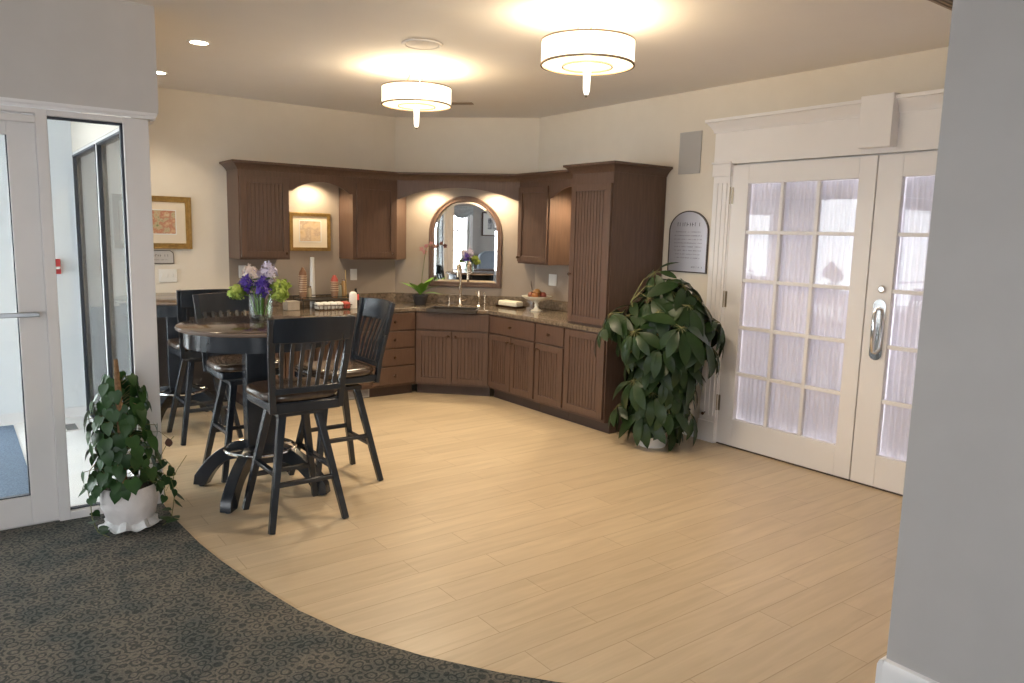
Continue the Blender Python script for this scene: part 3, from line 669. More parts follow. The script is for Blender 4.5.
# ================================================================ PICTURES, MIRROR, SIGNS
def picture(name, label, x0, x1, z0, z1, fw_, matw, artm, inner, wall='back', y=YB):
    """on the back wall; inner = art rectangle (x0,x1,z0,z1)"""
    t = thing(name, label, 'picture', ((x0+x1)/2, y, z0))
    cx = (x0+x1)/2; L = x1-x0; Hh = z1-z0
    pts = [(-L/2, 0), (L/2, 0), (L/2, Hh), (-L/2, Hh)]
    def inset(k): return [(-L/2+k, k), (L/2-k, k), (L/2-k, Hh-k), (-L/2+k, Hh-k)]
    f = lambda u, v, w_: (u, -w_, v)
    b = B().ring(pts, inset(fw_*.35), 0.002, .022, f).ring(inset(fw_*.35), inset(fw_*.7), .002, .016, f).ring(inset(fw_*.7), inset(fw_), .002, .02, f)
    obj('frame', b, 'gold', t, bevel=.002)
    obj('mat_board', B().prism(inset(fw_), .002, .010, f), 'matte', t, smooth=False)
    a0, a1, b0, b1 = [v-o_ for v, o_ in zip(inner, (cx, cx, z0, z0))]
    obj('inner_border', B().ring([(a0-.008, b0-.008), (a1+.008, b0-.008), (a1+.008, b1+.008), (a0-.008, b1+.008)], [(a0, b0), (a1, b0), (a1, b1), (a0, b1)], .010, .013, f), M['white'], t, smooth=False)
    obj('art_print', B().prism([(a0, b0), (a1, b0), (a1, b1), (a0, b1)], .010, .0115, f), artm, t, smooth=False)
    return t
a1 = art('abstract_flower_print', [(.13, .18, .06), (.50, .42, .26), (.42, .15, .09), (.58, .40, .24), (.66, .60, .46)], 22)
a2 = art('abstract_landscape_print', [(.55, .38, .22), (.66, .50, .32), (.50, .36, .26), (.70, .60, .42)], 16)
picture('framed_picture', 'gold framed floral print on the cream wall left of the cabinets', 1.13, 1.755, 1.42, 1.875, .05, .1, a1, (1.262, 1.622, 1.552, 1.752))
picture('framed_picture', 'gold framed pale print in the lit niche between two wall cabinets', 2.648, 3.064, 1.412, 1.781, .034, .08, a2, (2.752, 2.962, 1.505, 1.70))

# arched mirror on the diagonal wall
def arch_outline(w_, z0, z1, n=28, inset=0):
    r = w_/2-inset; zz0 = z0+inset; sz = z1-w_/2
    return [(-r, zz0), (r, zz0)] + [(r*math.cos(PI*i/n), sz+r*math.sin(PI*i/n)) for i in range(n+1)]
mc = -1.6105     # along the diagonal
ctr = Vector((WC*.5, WC*.5, 0)) + Vector((.7071, -.7071, 0))*(mc*.7071*1.0)
# point on the diagonal wall whose (x-y)*.7071 = mc
px = (WC + mc/.7071)/2; py = WC-px
t = thing('arched_mirror', 'arched wall mirror with a brown frame above the sink', 'mirror', (px, py, 1.062), -PI/4)
mw, mh = .775, .94
f = lambda u, v, w_: (u, -w_, v)
obj('frame', B().ring(arch_outline(mw, 0, mh), arch_outline(mw, 0, mh, inset=.022), .003, .03, f).ring(arch_outline(mw, 0, mh, inset=.022), arch_outline(mw, 0, mh, inset=.052), .003, .024, f), 'cab', t, bevel=.004)
o = obj('mirror_glass', B().prism(arch_outline(mw, 0, mh, inset=.075), .004, .0135, f), 'mirror', t, smooth=False)
bv = B(); oo = arch_outline(mw, 0, mh, inset=.051); ii = arch_outline(mw, 0, mh, inset=.0751)
vo = [bv.bm.verts.new(f(u, v, .0095)) for u, v in oo]; vi = [bv.bm.verts.new(f(u, v, .0135)) for u, v in ii]
for i in range(len(oo)): j = (i+1) % len(oo); bv.bm.faces.new((vo[i], vo[j], vi[j], vi[i]))
obj('bevelled_edge', bv, 'mirror', t, smooth=False)

def textobj(txt, size, loc, rot, m_, par, ext=.0004):
    c = bpy.data.curves.new('lettering', 'FONT'); c.body = txt; c.size = size; c.align_x = 'CENTER'; c.extrude = ext
    c.materials.append(M[m_] if isinstance(m_, str) else m_)
    o = bpy.data.objects.new('lettering', c); COL.objects.link(o); o.location = loc; o.rotation_euler = rot; o.parent = par
    return o
M['ink'] = mat('dark_engraving', (.05, .045, .05), .5)
def marks(b, u0, u1, v, h_, f, w0, rng, gap=.3):
    u = u0
    while u < u1:
        w_ = rng.uniform(.35, .9)*h_
        if rng.random() > .18:
            k = rng.random()
            b.prism([(u, v), (u+h_*.16, v), (u+h_*.16, v+h_), (u, v+h_)], w0, w0+.0006, f)
            if k > .3: b.prism([(u, v+h_*(.4 if k > .6 else .84)), (min(u+w_*.8, u1), v+h_*(.4 if k > .6 else .84)), (min(u+w_*.8, u1), v+h_*(.56 if k > .6 else 1)), (u, v+h_*(.56 if k > .6 else 1))], w0+.0006, w0+.0009, f)
        u += w_+h_*gap
# plaque on the right wall
M['plaque'] = mat('brushed_silver_plaque', (.50, .49, .53), .38, 0.6)
M['plaque_edge'] = mat('plaque_edge', (.10, .08, .07), .3, .8)
t = thing('wall_plaque', 'arched silver plaque with engraved lines between tall cabinet and doors', 'plaque', (XR, 4.085, 1.345), RZ)
pw, ph = .405, .50
def pl_out(ins): # flattened arch top
    r = pw/2-ins; sz = ph-.165; n = 24
    return [(-r, ins), (r, ins)] + [(r*math.cos(PI*i/n), sz+(.165-ins)*math.sin(PI*i/n)) for i in range(n+1)]
obj('edge', B().ring(pl_out(0), pl_out(.010), .002, .016, f), 'plaque_edge', t)
obj('plate', B().prism(pl_out(.010), .002, .014, f), 'plaque', t, smooth=False)
bm_ = B(); rg = random.Random(3)
marks(bm_, -.115, .115, .375, .030, f, .0142, rg)
for i in range(8):
    hw = .14-.012*(i in (0, 6, 7)); marks(bm_, -hw, hw, .325-i*.030, .0085, f, .0142, rg, .2)
marks(bm_, .05, .16, .04, .014, f, .0142, rg, .1)
obj('engraving', bm_, 'ink', t, smooth=False)
# small arched plaque below the left picture
t = thing('small_plaque', 'small silver arched plaque below the gold framed floral print', 'plaque', (1.41, YB, 1.29))
def sp_out(i): return [(-.19+i, i), (.19-i, i)] + [( (.19-i) if s_ > 0 else (-.19+i), 0) for s_ in ()] + [(.19-i, .075), (.185-i, .10-i*.5), (.16-i*.5, .118-i), (-.16+i*.5, .118-i), (-.185+i, .10-i*.5), (-.19+i, .075)]
obj('edge', B().ring(sp_out(0), sp_out(.006), .002, .010, f), 'plaque_edge', t)
obj('plate', B().prism(sp_out(.006), .002, .008, f), mat('pale_silver_plate', (.62, .60, .58), .35, .6), t, smooth=False)
bm_ = B(); marks(bm_, -.13, .14, .062, .02, f, .0082, rg); marks(bm_, -.13, .14, .03, .009, f, .0082, rg); obj('engraving', bm_, 'ink', t, smooth=False)

def plate(label, loc, rz, w_, h_, n, kind='switch', m_='white'):
    t = thing('switch_plate' if kind == 'switch' else 'outlet', label, 'light switch' if kind == 'switch' else 'outlet', loc, rz, 'switches and outlets on the walls')
    obj('plate', B().box((-w_/2, -.007, -h_/2), (w_/2, -.001, h_/2)), m_, t, bevel=.002)
    for i in range(n):
        c = -w_/2+w_*(i+.5)/n
        if kind == 'switch': obj('toggle', B().box((c-.006, -.014, -.012), (c+.006, -.007, .012)), m_, t)
        else: obj('socket', B().box((c-.014, -.0085, -.034), (c+.014, -.007, .034)), m_, t, bevel=.001)
plate('three gang white light switch on the cream wall under the small plaque', (1.545, YB, 1.185), 0, .15, .115, 3)
plate('white outlet under the leftmost wall cabinet behind the flowers', (2.195, YB-.003, 1.215), 0, .07, .115, 1, 'outlet')
plate('white outlet on the taupe wall right of the coffee supplies', (3.315, YB-.003, 1.175), 0, .072, .115, 1, 'outlet')
plate('white outlet on the taupe wall between the mirror and the tall cabinet', (XR-.003, 5.79, 1.178), RZ, .12, .115, 2, 'outlet')
t = thing('wall_speaker', 'flat grey rectangular grille high on the wall beside the tall cabinet', 'speaker', (XR, 4.12, 2.14), RZ)
obj('frame', B().ring([(-.11, 0), (.11, 0), (.11, .33), (-.11, .33)], [(-.103, .007), (.103, .007), (.103, .323), (-.103, .323)], .001, .010, f), 'speaker', t)
obj('grille', B().prism([(-.103, .007), (.103, .007), (.103, .323), (-.103, .323)], .001, .008, f), 'speaker', t)

# ================================================================ CEILING LIGHTS
def drum_light(loc, label):
    t = thing('ceiling_light', label, 'ceiling light', loc, 0, 'drum ceiling lights')
    zb, zt, r = -.258, -.138, .25
    obj('canopy', B().lathe([(0, -.028), (.06, -.028), (.07, -.01), (.07, -.001), (0, -.001)], n=32), 'trim', t)
    for a in (0.6, 0.6+2*PI/3, 0.6+4*PI/3):
        obj('hanging_rod', B().tube([(.045*math.cos(a), .045*math.sin(a), -.02), (.09*math.cos(a), .09*math.sin(a), zt-.03)], .005, 8), 'brass', t)
    n = 64; circ = lambda q: [(q*math.cos(2*PI*i/n), q*math.sin(2*PI*i/n)) for i in range(n)]
    obj('lamp_shade', B().ring(circ(r), circ(r-.004), zb, zt), 'shade', t)
    for z in (zb-.004, zt-.004): obj('trim_ring', B().ring(circ(r+.004), circ(r-.006), z, z+.009), 'brass', t)
    obj('diffuser', B().lathe([(0, zb-.006), (.135, zb-.003), (r-.008, zb+.002), (r-.008, zb+.006), (0, zb+.006)], n=64), 'diffuser', t)
    obj('inner_ring', B().ring(circ(.137), circ(.131), zb-.012, zb-.004), 'brass', t)
    fin = obj('finial', B().lathe([(0, -.415), (.010, -.412), (.018, -.39), (.022, -.27), (.024, -.262), (0, -.262)], n=20), 'finial', t)
    obj('finial_cap', B().lathe([(0, -.425), (.006, -.423), (.011, -.413), (0, -.411)], n=12), 'brass', fin)
    for a in (0, 2*PI/3, 4*PI/3):
        l = bpy.data.lights.new('bulb_light', 'POINT'); l.energy = 6; l.color = (1, .79, .52); l.shadow_soft_size = .03
        o = bpy.data.objects.new('bulb_light', l); COL.objects.link(o); o.location = (.15*math.cos(a+.3), .15*math.sin(a+.3), zt+.015); o.parent = t
    l = bpy.data.lights.new('bulb_light', 'SPOT'); l.energy = 74; l.color = (1, .81, .58); l.shadow_soft_size = .14; l.spot_size = math.radians(172); l.spot_blend = 1.0
    o = bpy.data.objects.new('bulb_light', l); COL.objects.link(o); o.location = (0, 0, zb-.19); o.parent = t
    return t
drum_light((2.80, 4.95, H), 'round drum ceiling light farther away, over the kitchen side')
drum_light((2.83, 3.15, H), 'round drum ceiling light nearer, larger, in front of the doors')
def downlight(loc, label, lit=True):
    t = thing('recessed_light', label, 'ceiling light', loc, 0, 'recessed ceiling lights')
    n = 32; circ = lambda q: [(q*math.cos(2*PI*i/n), q*math.sin(2*PI*i/n)) for i in range(n)]
    if lit:
        obj('trim_ring', B().ring(circ(.075), circ(.055), -.006, -.001), 'trim', t)
        obj('lens', B().lathe([(0, -.004), (.055, -.004), (.055, -.001), (0, -.001)], n=32), 'bulb', t); spot((0, 0, -.02), 22, .05, (1, .80, .55), 120, .5, t)
    return t
downlight((1.374, 5.239, H), 'lit recessed ceiling light above the left side of the table')
downlight((1.383, 6.451, H), 'lit recessed ceiling light half hidden behind the bulkhead corner')
t = thing('ceiling_speaker', 'round unlit ceiling fixture between the two drum lights', 'ceiling speaker', (2.47, 4.303, H), 0)
obj('rim', B().lathe([(.10, -.001), (.11, -.010), (.125, -.008), (.13, -.001)], n=40), 'ceil', t)
obj('cover', B().lathe([(0, -.014), (.05, -.013), (.10, -.006), (.10, -.001), (0, -.001)], n=40), 'ceil', t)
def vent(name, label, loc, rz, w_, d_, n):
    t = thing(name, label, 'vent', loc, rz, 'ceiling vents')
    obj('frame', B().ring([(-w_/2, -d_/2), (w_/2, -d_/2), (w_/2, d_/2), (-w_/2, d_/2)], [(-w_/2+.015, -d_/2+.015), (w_/2-.015, -d_/2+.015), (w_/2-.015, d_/2-.015), (-w_/2+.015, d_/2-.015)], -.006, -.001), mat('tan_vent', (.33, .25, .19), .5), t)
    obj('backing', B().box((-w_/2+.014, -d_/2+.014, -.003), (w_/2-.014, d_/2-.014, -.001)), 'knob', t)
    b = B()
    for i in range(n): c = -d_/2+.02+(d_-.04)*(i+.5)/n; b.box((-w_/2+.014, c-.004, -.006), (w_/2-.014, c+.006, -.003))
    obj('louvre', b, mat('tan_louvre', (.30, .22, .16), .5), t)
vent('ceiling_vent', 'small dark ceiling vent near the corner behind the far drum light', (3.80, 5.95, H), -PI/4, .26, .10, 4)
vent('ceiling_vent', 'tan ceiling register at the top edge beside the near right wall', (3.99, 1.76, H), 0, .36, .22, 7)

# ================================================================ TABLES
def high_table(loc, label):
    t = thing('round_high_table', label, 'table', loc, 0, 'round high tables')
    zt = 1.048
    top = obj('tabletop', B().lathe([(0, zt-.030), (.440, zt-.030), (.453, zt-.024), (.457, zt-.015), (.453, zt-.004), (.443, zt), (0, zt)], n=72), 'tabletop', t)
    obj('edge_band', B().lathe([(.454, zt-.026), (.4595, zt-.021), (.4605, zt-.012), (.456, zt-.005)], n=72), 'rim', top)
    ap = B(); n = 72; circ = lambda q: [(q*math.cos(2*PI*i/n), q*math.sin(2*PI*i/n)) for i in range(n)]
    ap.ring(circ(.418), circ(.396), zt-.122, zt-.030); obj('apron', ap, 'black', t)
    obj('column', B().box((-.085, -.085, .19), (.085, .085, zt-.09), Matrix.Rotation(math.radians(-9), 4, 'Z')), 'black', t, bevel=.006)
    obj('cross_brace', B().box((-.39, -.03, zt-.09), (.39, .03, zt-.031)).box((-.03, -.39, zt-.09), (.03, .39, zt-.031)), 'black', t)
    for k in range(4):
        a = PI/4+k*PI/2
        up_, lo_ = [], []
        for i in range(13):
            s_ = i/12; r_ = .08+.35*s_
            up_.append((r_, .30-.04*s_-.20*s_**2.4)); lo_.append((.06+.30*s_, .19+.01*s_-.20*s_**3))
        pts = up_ + [(.44, .0), (.36, .0)] + lo_[::-1][1:]
        b = B().prism([(u, max(v, 0.0)) for u, v in pts], -.034, .034, lambda u, v, w_: (u*math.cos(a)-w_*math.sin(a), u*math.sin(a)+w_*math.cos(a), v+.012))
        lg = obj('leg', b, 'black', t, bevel=.003, ang=30)
        obj('glide', B().lathe([(0, 0), (.018, 0), (.018, .012), (0, .012)], (.40*math.cos(a), .40*math.sin(a), 0), 14), 'gasket', lg)
    ring = [(.205*math.cos(2*PI*i/48), .205*math.sin(2*PI*i/48), .275) for i in range(48)]
    fr = obj('foot_ring', B().tube(ring, .011, 10, True), 'chrome', t); fr['label'] = 'chrome foot ring'
    for k in range(4):
        a = k*PI/2; obj('ring_bracket', B().tube([(.095*math.cos(a), .095*math.sin(a), .275), (.197*math.cos(a), .197*math.sin(a), .275)], .006, 8), 'chrome', fr)
    return t
T1 = (1.475, 4.53, 0); T2 = (1.47, 6.525, 0)
tab = high_table(T1, 'round black high table with a flower vase, nearest the camera')
dup(tab, T2, 0.0, 'round black high table farther back against the cream wall')

# ================================================================ STOOLS (front = local +y)
def bar_stool():
    t = thing('bar_stool', '', 'bar stool', (0, 0, 0), 0, 'black slat back bar stools')
    st = .758
    # cushion: rounded saddle
    b = B(); n = 14; rows = []
    W_, Dp = .222, .218
    def outline(k, z, nn=40):
        r_ = []
        for i in range(nn):
            a = 2*PI*i/nn; c, s_ = math.cos(a), math.sin(a)
            e = .30; x = math.copysign(abs(c)**(2*e/1.0 if False else .5), c); y = math.copysign(abs(s_)**.5, s_)
            wide = 1+.06*y
            r_.append(b.bm.verts.new((x*W_*k*wide, y*Dp*k, z)))
        return r_
    for k, z in ((.93, st-.052), (.99, st-.045), (1.0, st-.028), (.975, st-.012), (.90, st-.003), (.7, st), (.4, st-.004), (.15, st-.006)): rows.append(outline(k, z))
    for p, q in zip(rows, rows[1:]):
        for i in range(40): b.bm.faces.new((p[i], p[(i+1) % 40], q[(i+1) % 40], q[i]))
    b.bm.faces.new(list(reversed(rows[0]))); b.bm.faces.new(rows[-1])
    o = obj('seat', b, 'leather', t, ang=70); o['label'] = 'dark brown leather seat'
    fb = B().prism([(-.195, -.21), (.195, -.21), (.208, .10), (.198, .195), (-.198, .195), (-.208, .10)], st-.10, st-.053)
    obj('seat_frame', fb, 'black', t, bevel=.008)
    obj('swivel_plate', B().lathe([(0, st-.128), (.10, st-.128), (.10, st-.101), (0, st-.101)], n=24).box((-.13, -.13, st-.150), (.13, .13, st-.128)), 'black', t)
    # legs
    tp_, bt = .10, .212
    zt = st-.151
    for sx in (-1, 1):
        for sy in (-1, 1):
            obj('leg', B().bar((sx*bt, sy*(bt+.01), 0), (sx*tp_, sy*tp_, zt+.02), .034, .034, .042, .042), 'black', t, bevel=.004)
    def lp(sx, sy, z): k = z/(zt+.02); return Vector((sx*(bt+(tp_-bt)*k), sy*((bt+.01)+(tp_-bt-.01)*k), z))
    for z, A, Bb in ((.245, (-1, -1), (1, -1)), (.215, (-1, 1), (1, 1)), (.30, (-1, -1), (-1, 1)), (.30, (1, -1), (1, 1))):
        obj('stretcher', B().bar(lp(*A, z), lp(*Bb, z), .024, .03, side=(0, 0, 1)), 'black', t, bevel=.003)
    # backrest
    zb, ztp = st-.085, 1.165
    br = obj('backrest', B().bar((-.185, -.205, zb), (.185, -.205, zb), .05, .028, side=(0, 0, 1)).bar((-.185, -.222, st+.012), (.185, -.222, st+.012), .035, .022, side=(0, 0, 1)), 'black', t, bevel=.003)
    for s_ in (-1, 1):
        pts = [(s_*.188, -.205, zb-.02), (s_*.195, -.225, st+.05), (s_*.208, -.258, st+.20), (s_*.219, -.305, ztp)]
        b = B()
        for p, q in zip(pts, pts[1:]): b.bar(p, q, .034, .026)
        obj('back_post', b, 'black', br, bevel=.002)
    b = B(); nn = 16; rws = []
    for i in range(nn+1):
        s_ = -1+2*i/nn; x = s_*.210; bow = -.035*(1-s_*s_)
        zt_ = ztp-.0+.006*(1-s_*s_); zb_ = ztp-.125-.004*(1-s_*s_)
        rws.append([b.bm.verts.new(p) for p in ((x, -.300+bow, zt_), (x, -.318+bow, zt_), (x, -.300+bow, zb_), (x, -.282+bow, zb_))])
    for p, q in zip(rws, rws[1:]):
        for i in range(4): b.bm.faces.new((p[i], q[i], q[(i+1) % 4], p[(i+1) % 4]))
    b.bm.faces.new(rws[0]); b.bm.faces.new(list(reversed(rws[-1])))
    obj('crest_rail', b, 'black', br, bevel=.003)
    for k in range(7):
        s_ = -1+2*(k+.5)/7; x0_, x1_ = s_*.168, s_*.190
        bow = -.033*(1-s_*s_)
        b = B(); P = [(x0_, -.222, st+.015), (x0_+(x1_-x0_)*.5, -.245+bow*.55, st+.15), (x1_, -.290+bow, ztp-.118)]
        for p, q in zip(P, P[1:]): b.bar(p, q, .020, .010)
        obj('slat', b, 'black', br)
    return t
st0 = bar_stool()
st0.location = (1.500, 4.03, 0); st0.rotation_euler = (0, 0, 0); st0['label'] = 'nearest black slat back bar stool, its back towards the camera'
dup(st0, (1.955, 4.505, 0), PI/2, 'black bar stool on the right of the near table, beside the drawers')
dup(st0, (1.535, 5.01, 0), PI, 'black bar stool on the far side of the near table, facing the camera')
dup(st0, (1.525, 6.02, 0), -.0, 'farthest black bar stool, pushed up to the table against the wall')

# ================================================================ PLANTS
def leaf_mesh(b, base, dirv, nrm, L, W_, shape='heart', droop=.25, fold=.18):
    """leaf starting at base, along dirv, upper side nrm"""
    d = Vector(dirv).normalized(); n = Vector(nrm); n = (n-d*n.dot(d)).normalized(); s_ = d.cross(n)
    if shape == 'heart': prof = [(-.10, .28), (.0, .42), (.15, .50), (.35, .48), (.6, .34), (.85, .12), (1.0, .0)]
    else: prof = [(0, .02), (.12, .24), (.3, .42), (.5, .50), (.7, .44), (.87, .25), (1.0, .0)]
    mid = []; Lf = []; Rt = []
    for u, wv in prof:
        c = Vector(base)+d*(L*max(u, 0))-n*(droop*L*max(u, 0)**2)
        mid.append(b.bm.verts.new(c))
        if wv > 0:
            e = d*(L*min(u, 0))
            Lf.append(b.bm.verts.new(c+e+s_*W_*wv+n*fold*W_*wv)); Rt.append(b.bm.verts.new(c+e-s_*W_*wv+n*fold*W_*wv))
    k = len(Lf)
    for i in range(k-1):
        b.bm.faces.new((mid[i], mid[i+1], Lf[i+1], Lf[i])); b.bm.faces.new((mid[i+1], mid[i], Rt[i], Rt[i+1]))
    b.bm.faces.new((mid[k-1], mid[k], Lf[k-1])); b.bm.faces.new((mid[k], mid[k-1], Rt[k-1]))
# tall umbrella plant
rp = random.Random(11)
PC = Vector((4.36, 3.93, 0))
t = thing('potted_umbrella_plant', 'tall leafy umbrella plant in a white pot between tall cabinet and doors', 'plant', PC)
obj('pot', B().lathe([(0, .0), (.105, .0), (.115, .02), (.140, .23), (.150, .235), (.150, .26), (.135, .26), (.128, .235), (0, .23)], n=40), M['white'], t)
obj('soil', B().lathe([(0, .236), (.126, .236), (.10, .245), (0, .25)], n=24), 'soil', t)
stems = B(); lv = B()
tips = []
for k in range(5):
    a = k*2*PI/5+.3; p = [(.03*math.cos(a), .03*math.sin(a), .24)]
    for i in range(1, 6): p.append((.03*math.cos(a)+(.035+.018*i)*math.cos(a)*i/3, .03*math.sin(a)+(.035+.018*i)*math.sin(a)*i/3, .24+(.80+.05*(k % 3))*i/5))
    stems.tube(p, [.014-.0015*i for i in range(6)], 7); tips.append([Vector(q) for q in p])
def whorl(c, out, L, nl):
    stc = min(tips, key=lambda p: min((q-c).length for q in p)); q0 = min(stc, key=lambda q: (q-c).length + (.2 if q.z > c.z else 0))
    md_ = (q0+c)/2+Vector((0, 0, .05)); stems.tube([q0, md_, c], [.005, .004, .003], 5)
    axis = (out*0.75+Vector((0, 0, .65))).normalized(); x = axis.cross(Vector((.3, .2, 1))).normalized(); y = axis.cross(x)
    for i in range(nl):
        a = 2*PI*i/nl+rp.uniform(-.2, .2); d = x*math.cos(a)+y*math.sin(a)
        dd = (d*.95+axis*rp.uniform(-.2, .25)+Vector((0, 0, -.55+rp.uniform(-.3, .3)))).normalized()
        ll = L*rp.uniform(.75, 1.15); b0 = c+d*.012
        leaf_mesh(lv, b0+dd*.03, dd, axis+d*.3, ll, ll*.40, 'lance', rp.uniform(.25, .5), .15)
        stems.tube([c, b0+dd*.035], .002, 4)
def irr(z):   # silhouette radius by height
    pts = [(.18, .20), (.35, .27), (.6, .34), (.85, .43), (1.02, .42), (1.15, .30), (1.30, .08)]
    for (a, ra), (c, rc) in zip(pts, pts[1:]):
        if z <= c: return ra+(rc-ra)*max(0, (z-a)/(c-a))
    return .06
for k in range(58):
    z = .21+1.08*((k+.5)/58)**.95; a = k*2.399; r_ = irr(z)*rp.uniform(.5, .92)
    c = Vector((r_*math.cos(a), r_*math.sin(a), z)); 
    c.y -= .10*z
    if c.x > .27: c.x = .27
    if c.y > .28: c.y = .28
    out = Vector((math.cos(a), math.sin(a), 0)); whorl(c, out, rp.uniform(.19, .25), rp.choice((7, 8, 8, 9)))
for ang_, r_, z in ((-.95, .46, 1.00), (-1.0, .42, .80), (-.8, .36, 1.10), (2.45, .42, .93), (2.6, .38, 1.04), (-1.5, .12, 1.30), (2.8, .05, 1.36), (-1.2, .30, .30), (2.3, .28, .30)):
    whorl(Vector((r_*math.cos(ang_), r_*math.sin(ang_), z)), Vector((math.cos(ang_), math.sin(ang_), 0)), .19, 7)
obj('stems', stems, 'stem', t); obj('foliage', lv, 'schef', t, ang=60)

# trailing heart leaf plant by the glass wall
rp = random.Random(5)
t = thing('potted_trailing_plant', 'trailing heart leaf plant on a bark pole in a white wrapped pot', 'plant', (0.70, 4.32, 0.008))
b = B(); rows = []; n = 48
for r_, z in ((.0, .0), (.080, .0), (.092, .02), (.122, .07), (.138, .13), (.142, .17), (.138, .21), (.134, .235), (.128, .235), (.126, .22), (0, .22)):
    if r_ == 0: rows.append([b.bm.verts.new((0, 0, z))]); continue
    rows.append([b.bm.verts.new(((r_*(1+.03*math.sin(5*a+z*40)+.018*math.sin(11*a-z*70)))*math.cos(a), (r_*(1+.03*math.sin(5*a+z*40)+.018*math.sin(13*a+z*55)))*math.sin(a), z)) for a in [2*PI*i/n for i in range(n)]])
for p, q in zip(rows, rows[1:]):
    for i in range(n):
        j = (i+1) % n
        if len(p) == 1: b.bm.faces.new((p[0], q[j], q[i]))
        elif len(q) == 1: b.bm.faces.new((p[i], p[j], q[0]))
        else: b.bm.faces.new((p[i], p[j], q[j], q[i]))
o = obj('pot', b, noisy('white_pot_wrap', (.70, .66, .65), (.80, .76, .75), 12, .35, bump=.6, bscale=25, bdist=.01), t, ang=25); o['label'] = 'pot wrapped in crinkled white foil'
# wrap skirt at the foot
b = B(); rows = []
for r_, z in ((.104, .05), (.116, .02), (.132, .006), (.146, .012)):
    rows.append([b.bm.verts.new(((r_*(1+.09*math.sin(7*a+r_*30)+.05*math.sin(17*a)))*math.cos(a), (r_*(1+.09*math.sin(7*a+r_*30)+.05*math.sin(15*a)))*math.sin(a), z+.008*(1+math.sin(9*a)))) for a in [2*PI*i/n for i in range(n)]])
for p, q in zip(rows, rows[1:]):
    for i in range(n): b.bm.faces.new((p[i], p[(i+1) % n], q[(i+1) % n], q[i]))
o = obj('wrap_skirt', b, noisy('clear_wrap', (.62, .62, .62), (.8, .8, .8), 20, .2, bump=.5, bscale=30), t, ang=25)
md = o.modifiers.new('t', 'SOLIDIFY'); md.thickness = .002
obj('soil', B().lathe([(0, .222), (.125, .222), (.10, .232), (0, .24)], n=24), 'soil', t)
obj('moss_pole', B().tube([(-.03, -.02, .23), (-.034, -.06, .5), (-.046, -.10, .75), (-.052, -.11, .93)], [.019, .018, .016, .010], 9), 'moss', t)
lv = B(); vn = B()
def gl(z):
    pts = [(.22, .19), (.32, .20), (.45, .175), (.6, .165), (.75, .13), (.86, .07)]
    for (a, ra), (c, rc) in zip(pts, pts[1:]):
        if z <= c: return ra+(rc-ra)*max(0, (z-a)/(c-a))
    return .05
for k in range(230):
    z = .24+.60*rp.random()**.95; a = rp.uniform(0, 2*PI); r_ = gl(z)*rp.uniform(.55, 1.0)
    out = Vector((math.cos(a), math.sin(a), 0)); base = Vector((-.02, 0, 0))+out*r_+Vector((0, 0, z))
    d = (out*.35+Vector((rp.uniform(-.3, .3), rp.uniform(-.3, .3), -1))).normalized(); nr = (out+Vector((0, 0, .35))).normalized()
    L_ = rp.uniform(.055, .088); leaf_mesh(lv, base, d, nr, L_, L_*.9, 'heart', .15, .12)
    if k % 2 == 0: vn.tube([(-.03+out.x*.02, out.y*.02, z-.02), tuple(base*.6+Vector((-.01, 0, z*.4+.01))), tuple(base)], .0018, 4)
# trailing vines
for ax, ay, pts in ((0, 0, [(-.14, -.02, .27), (-.19, -.03, .20), (-.19, -.05, .10), (-.17, -.09, .03), (-.13, -.15, .015)]),
                    (0, 0, [(.15, -.02, .28), (.20, -.03, .24), (.215, -.05, .16), (.20, -.07, .09), (.18, -.10, .03), (.13, -.13, .015)]),
                    (0, 0, [(.13, .05, .32), (.19, .04, .33), (.23, .02, .27), (.22, 0, .2)]),
                    (0, 0, [(-.13, .0, .40), (-.18, .0, .34), (-.20, -.01, .26), (-.19, -.02, .18)]),
                    (0, 0, [(.10, -.10, .30), (.14, -.13, .25), (.15, -.14, .16)])):
    vn.tube(pts, .0025, 5); V_ = [Vector(p) for p in pts]
    for p, q in zip(V_, V_[1:]):
        for s_ in (.2, .75):
            c = p.lerp(q, s_); sd = Vector((rp.uniform(-1, 1), rp.uniform(-1, 1), 0)).normalized()
            L_ = rp.uniform(.045, .068); zz = max(c.z, .03); c.z = zz
            leaf_mesh(lv, c+sd*.01, (sd*.6+Vector((0, 0, -.5 if zz > .1 else .1))).normalized(), Vector((c.x, c.y, .25 if zz > .1 else 1)).normalized(), L_, L_*.9, 'heart', .1, .1)
vn.tube([(.16, .03, .34), (.20, .02, .42), (.235, .01, .46)], .0018, 4); vn.tube([(.18, .0, .16), (.24, -.02, .28), (.29, -.02, .35)], .0015, 4)
vn.tube([(.08, .02, .5), (.16, .0, .50), (.20, -.01, .46)], .0015, 4)
obj('vines', vn, 'stem', t); obj('foliage', lv, 'pothos', t, ang=60)
b = B(); leaf_mesh(b, (.20, -.01, .46), (.1, 0, -1), (-.3, -1, .2), .055, .04, 'lance', .2, .2)
o = obj('withered_leaf', b, mat('withered_leaf', (.10, .045, .03), .6), t); o['label'] = 'brown withered leaf'

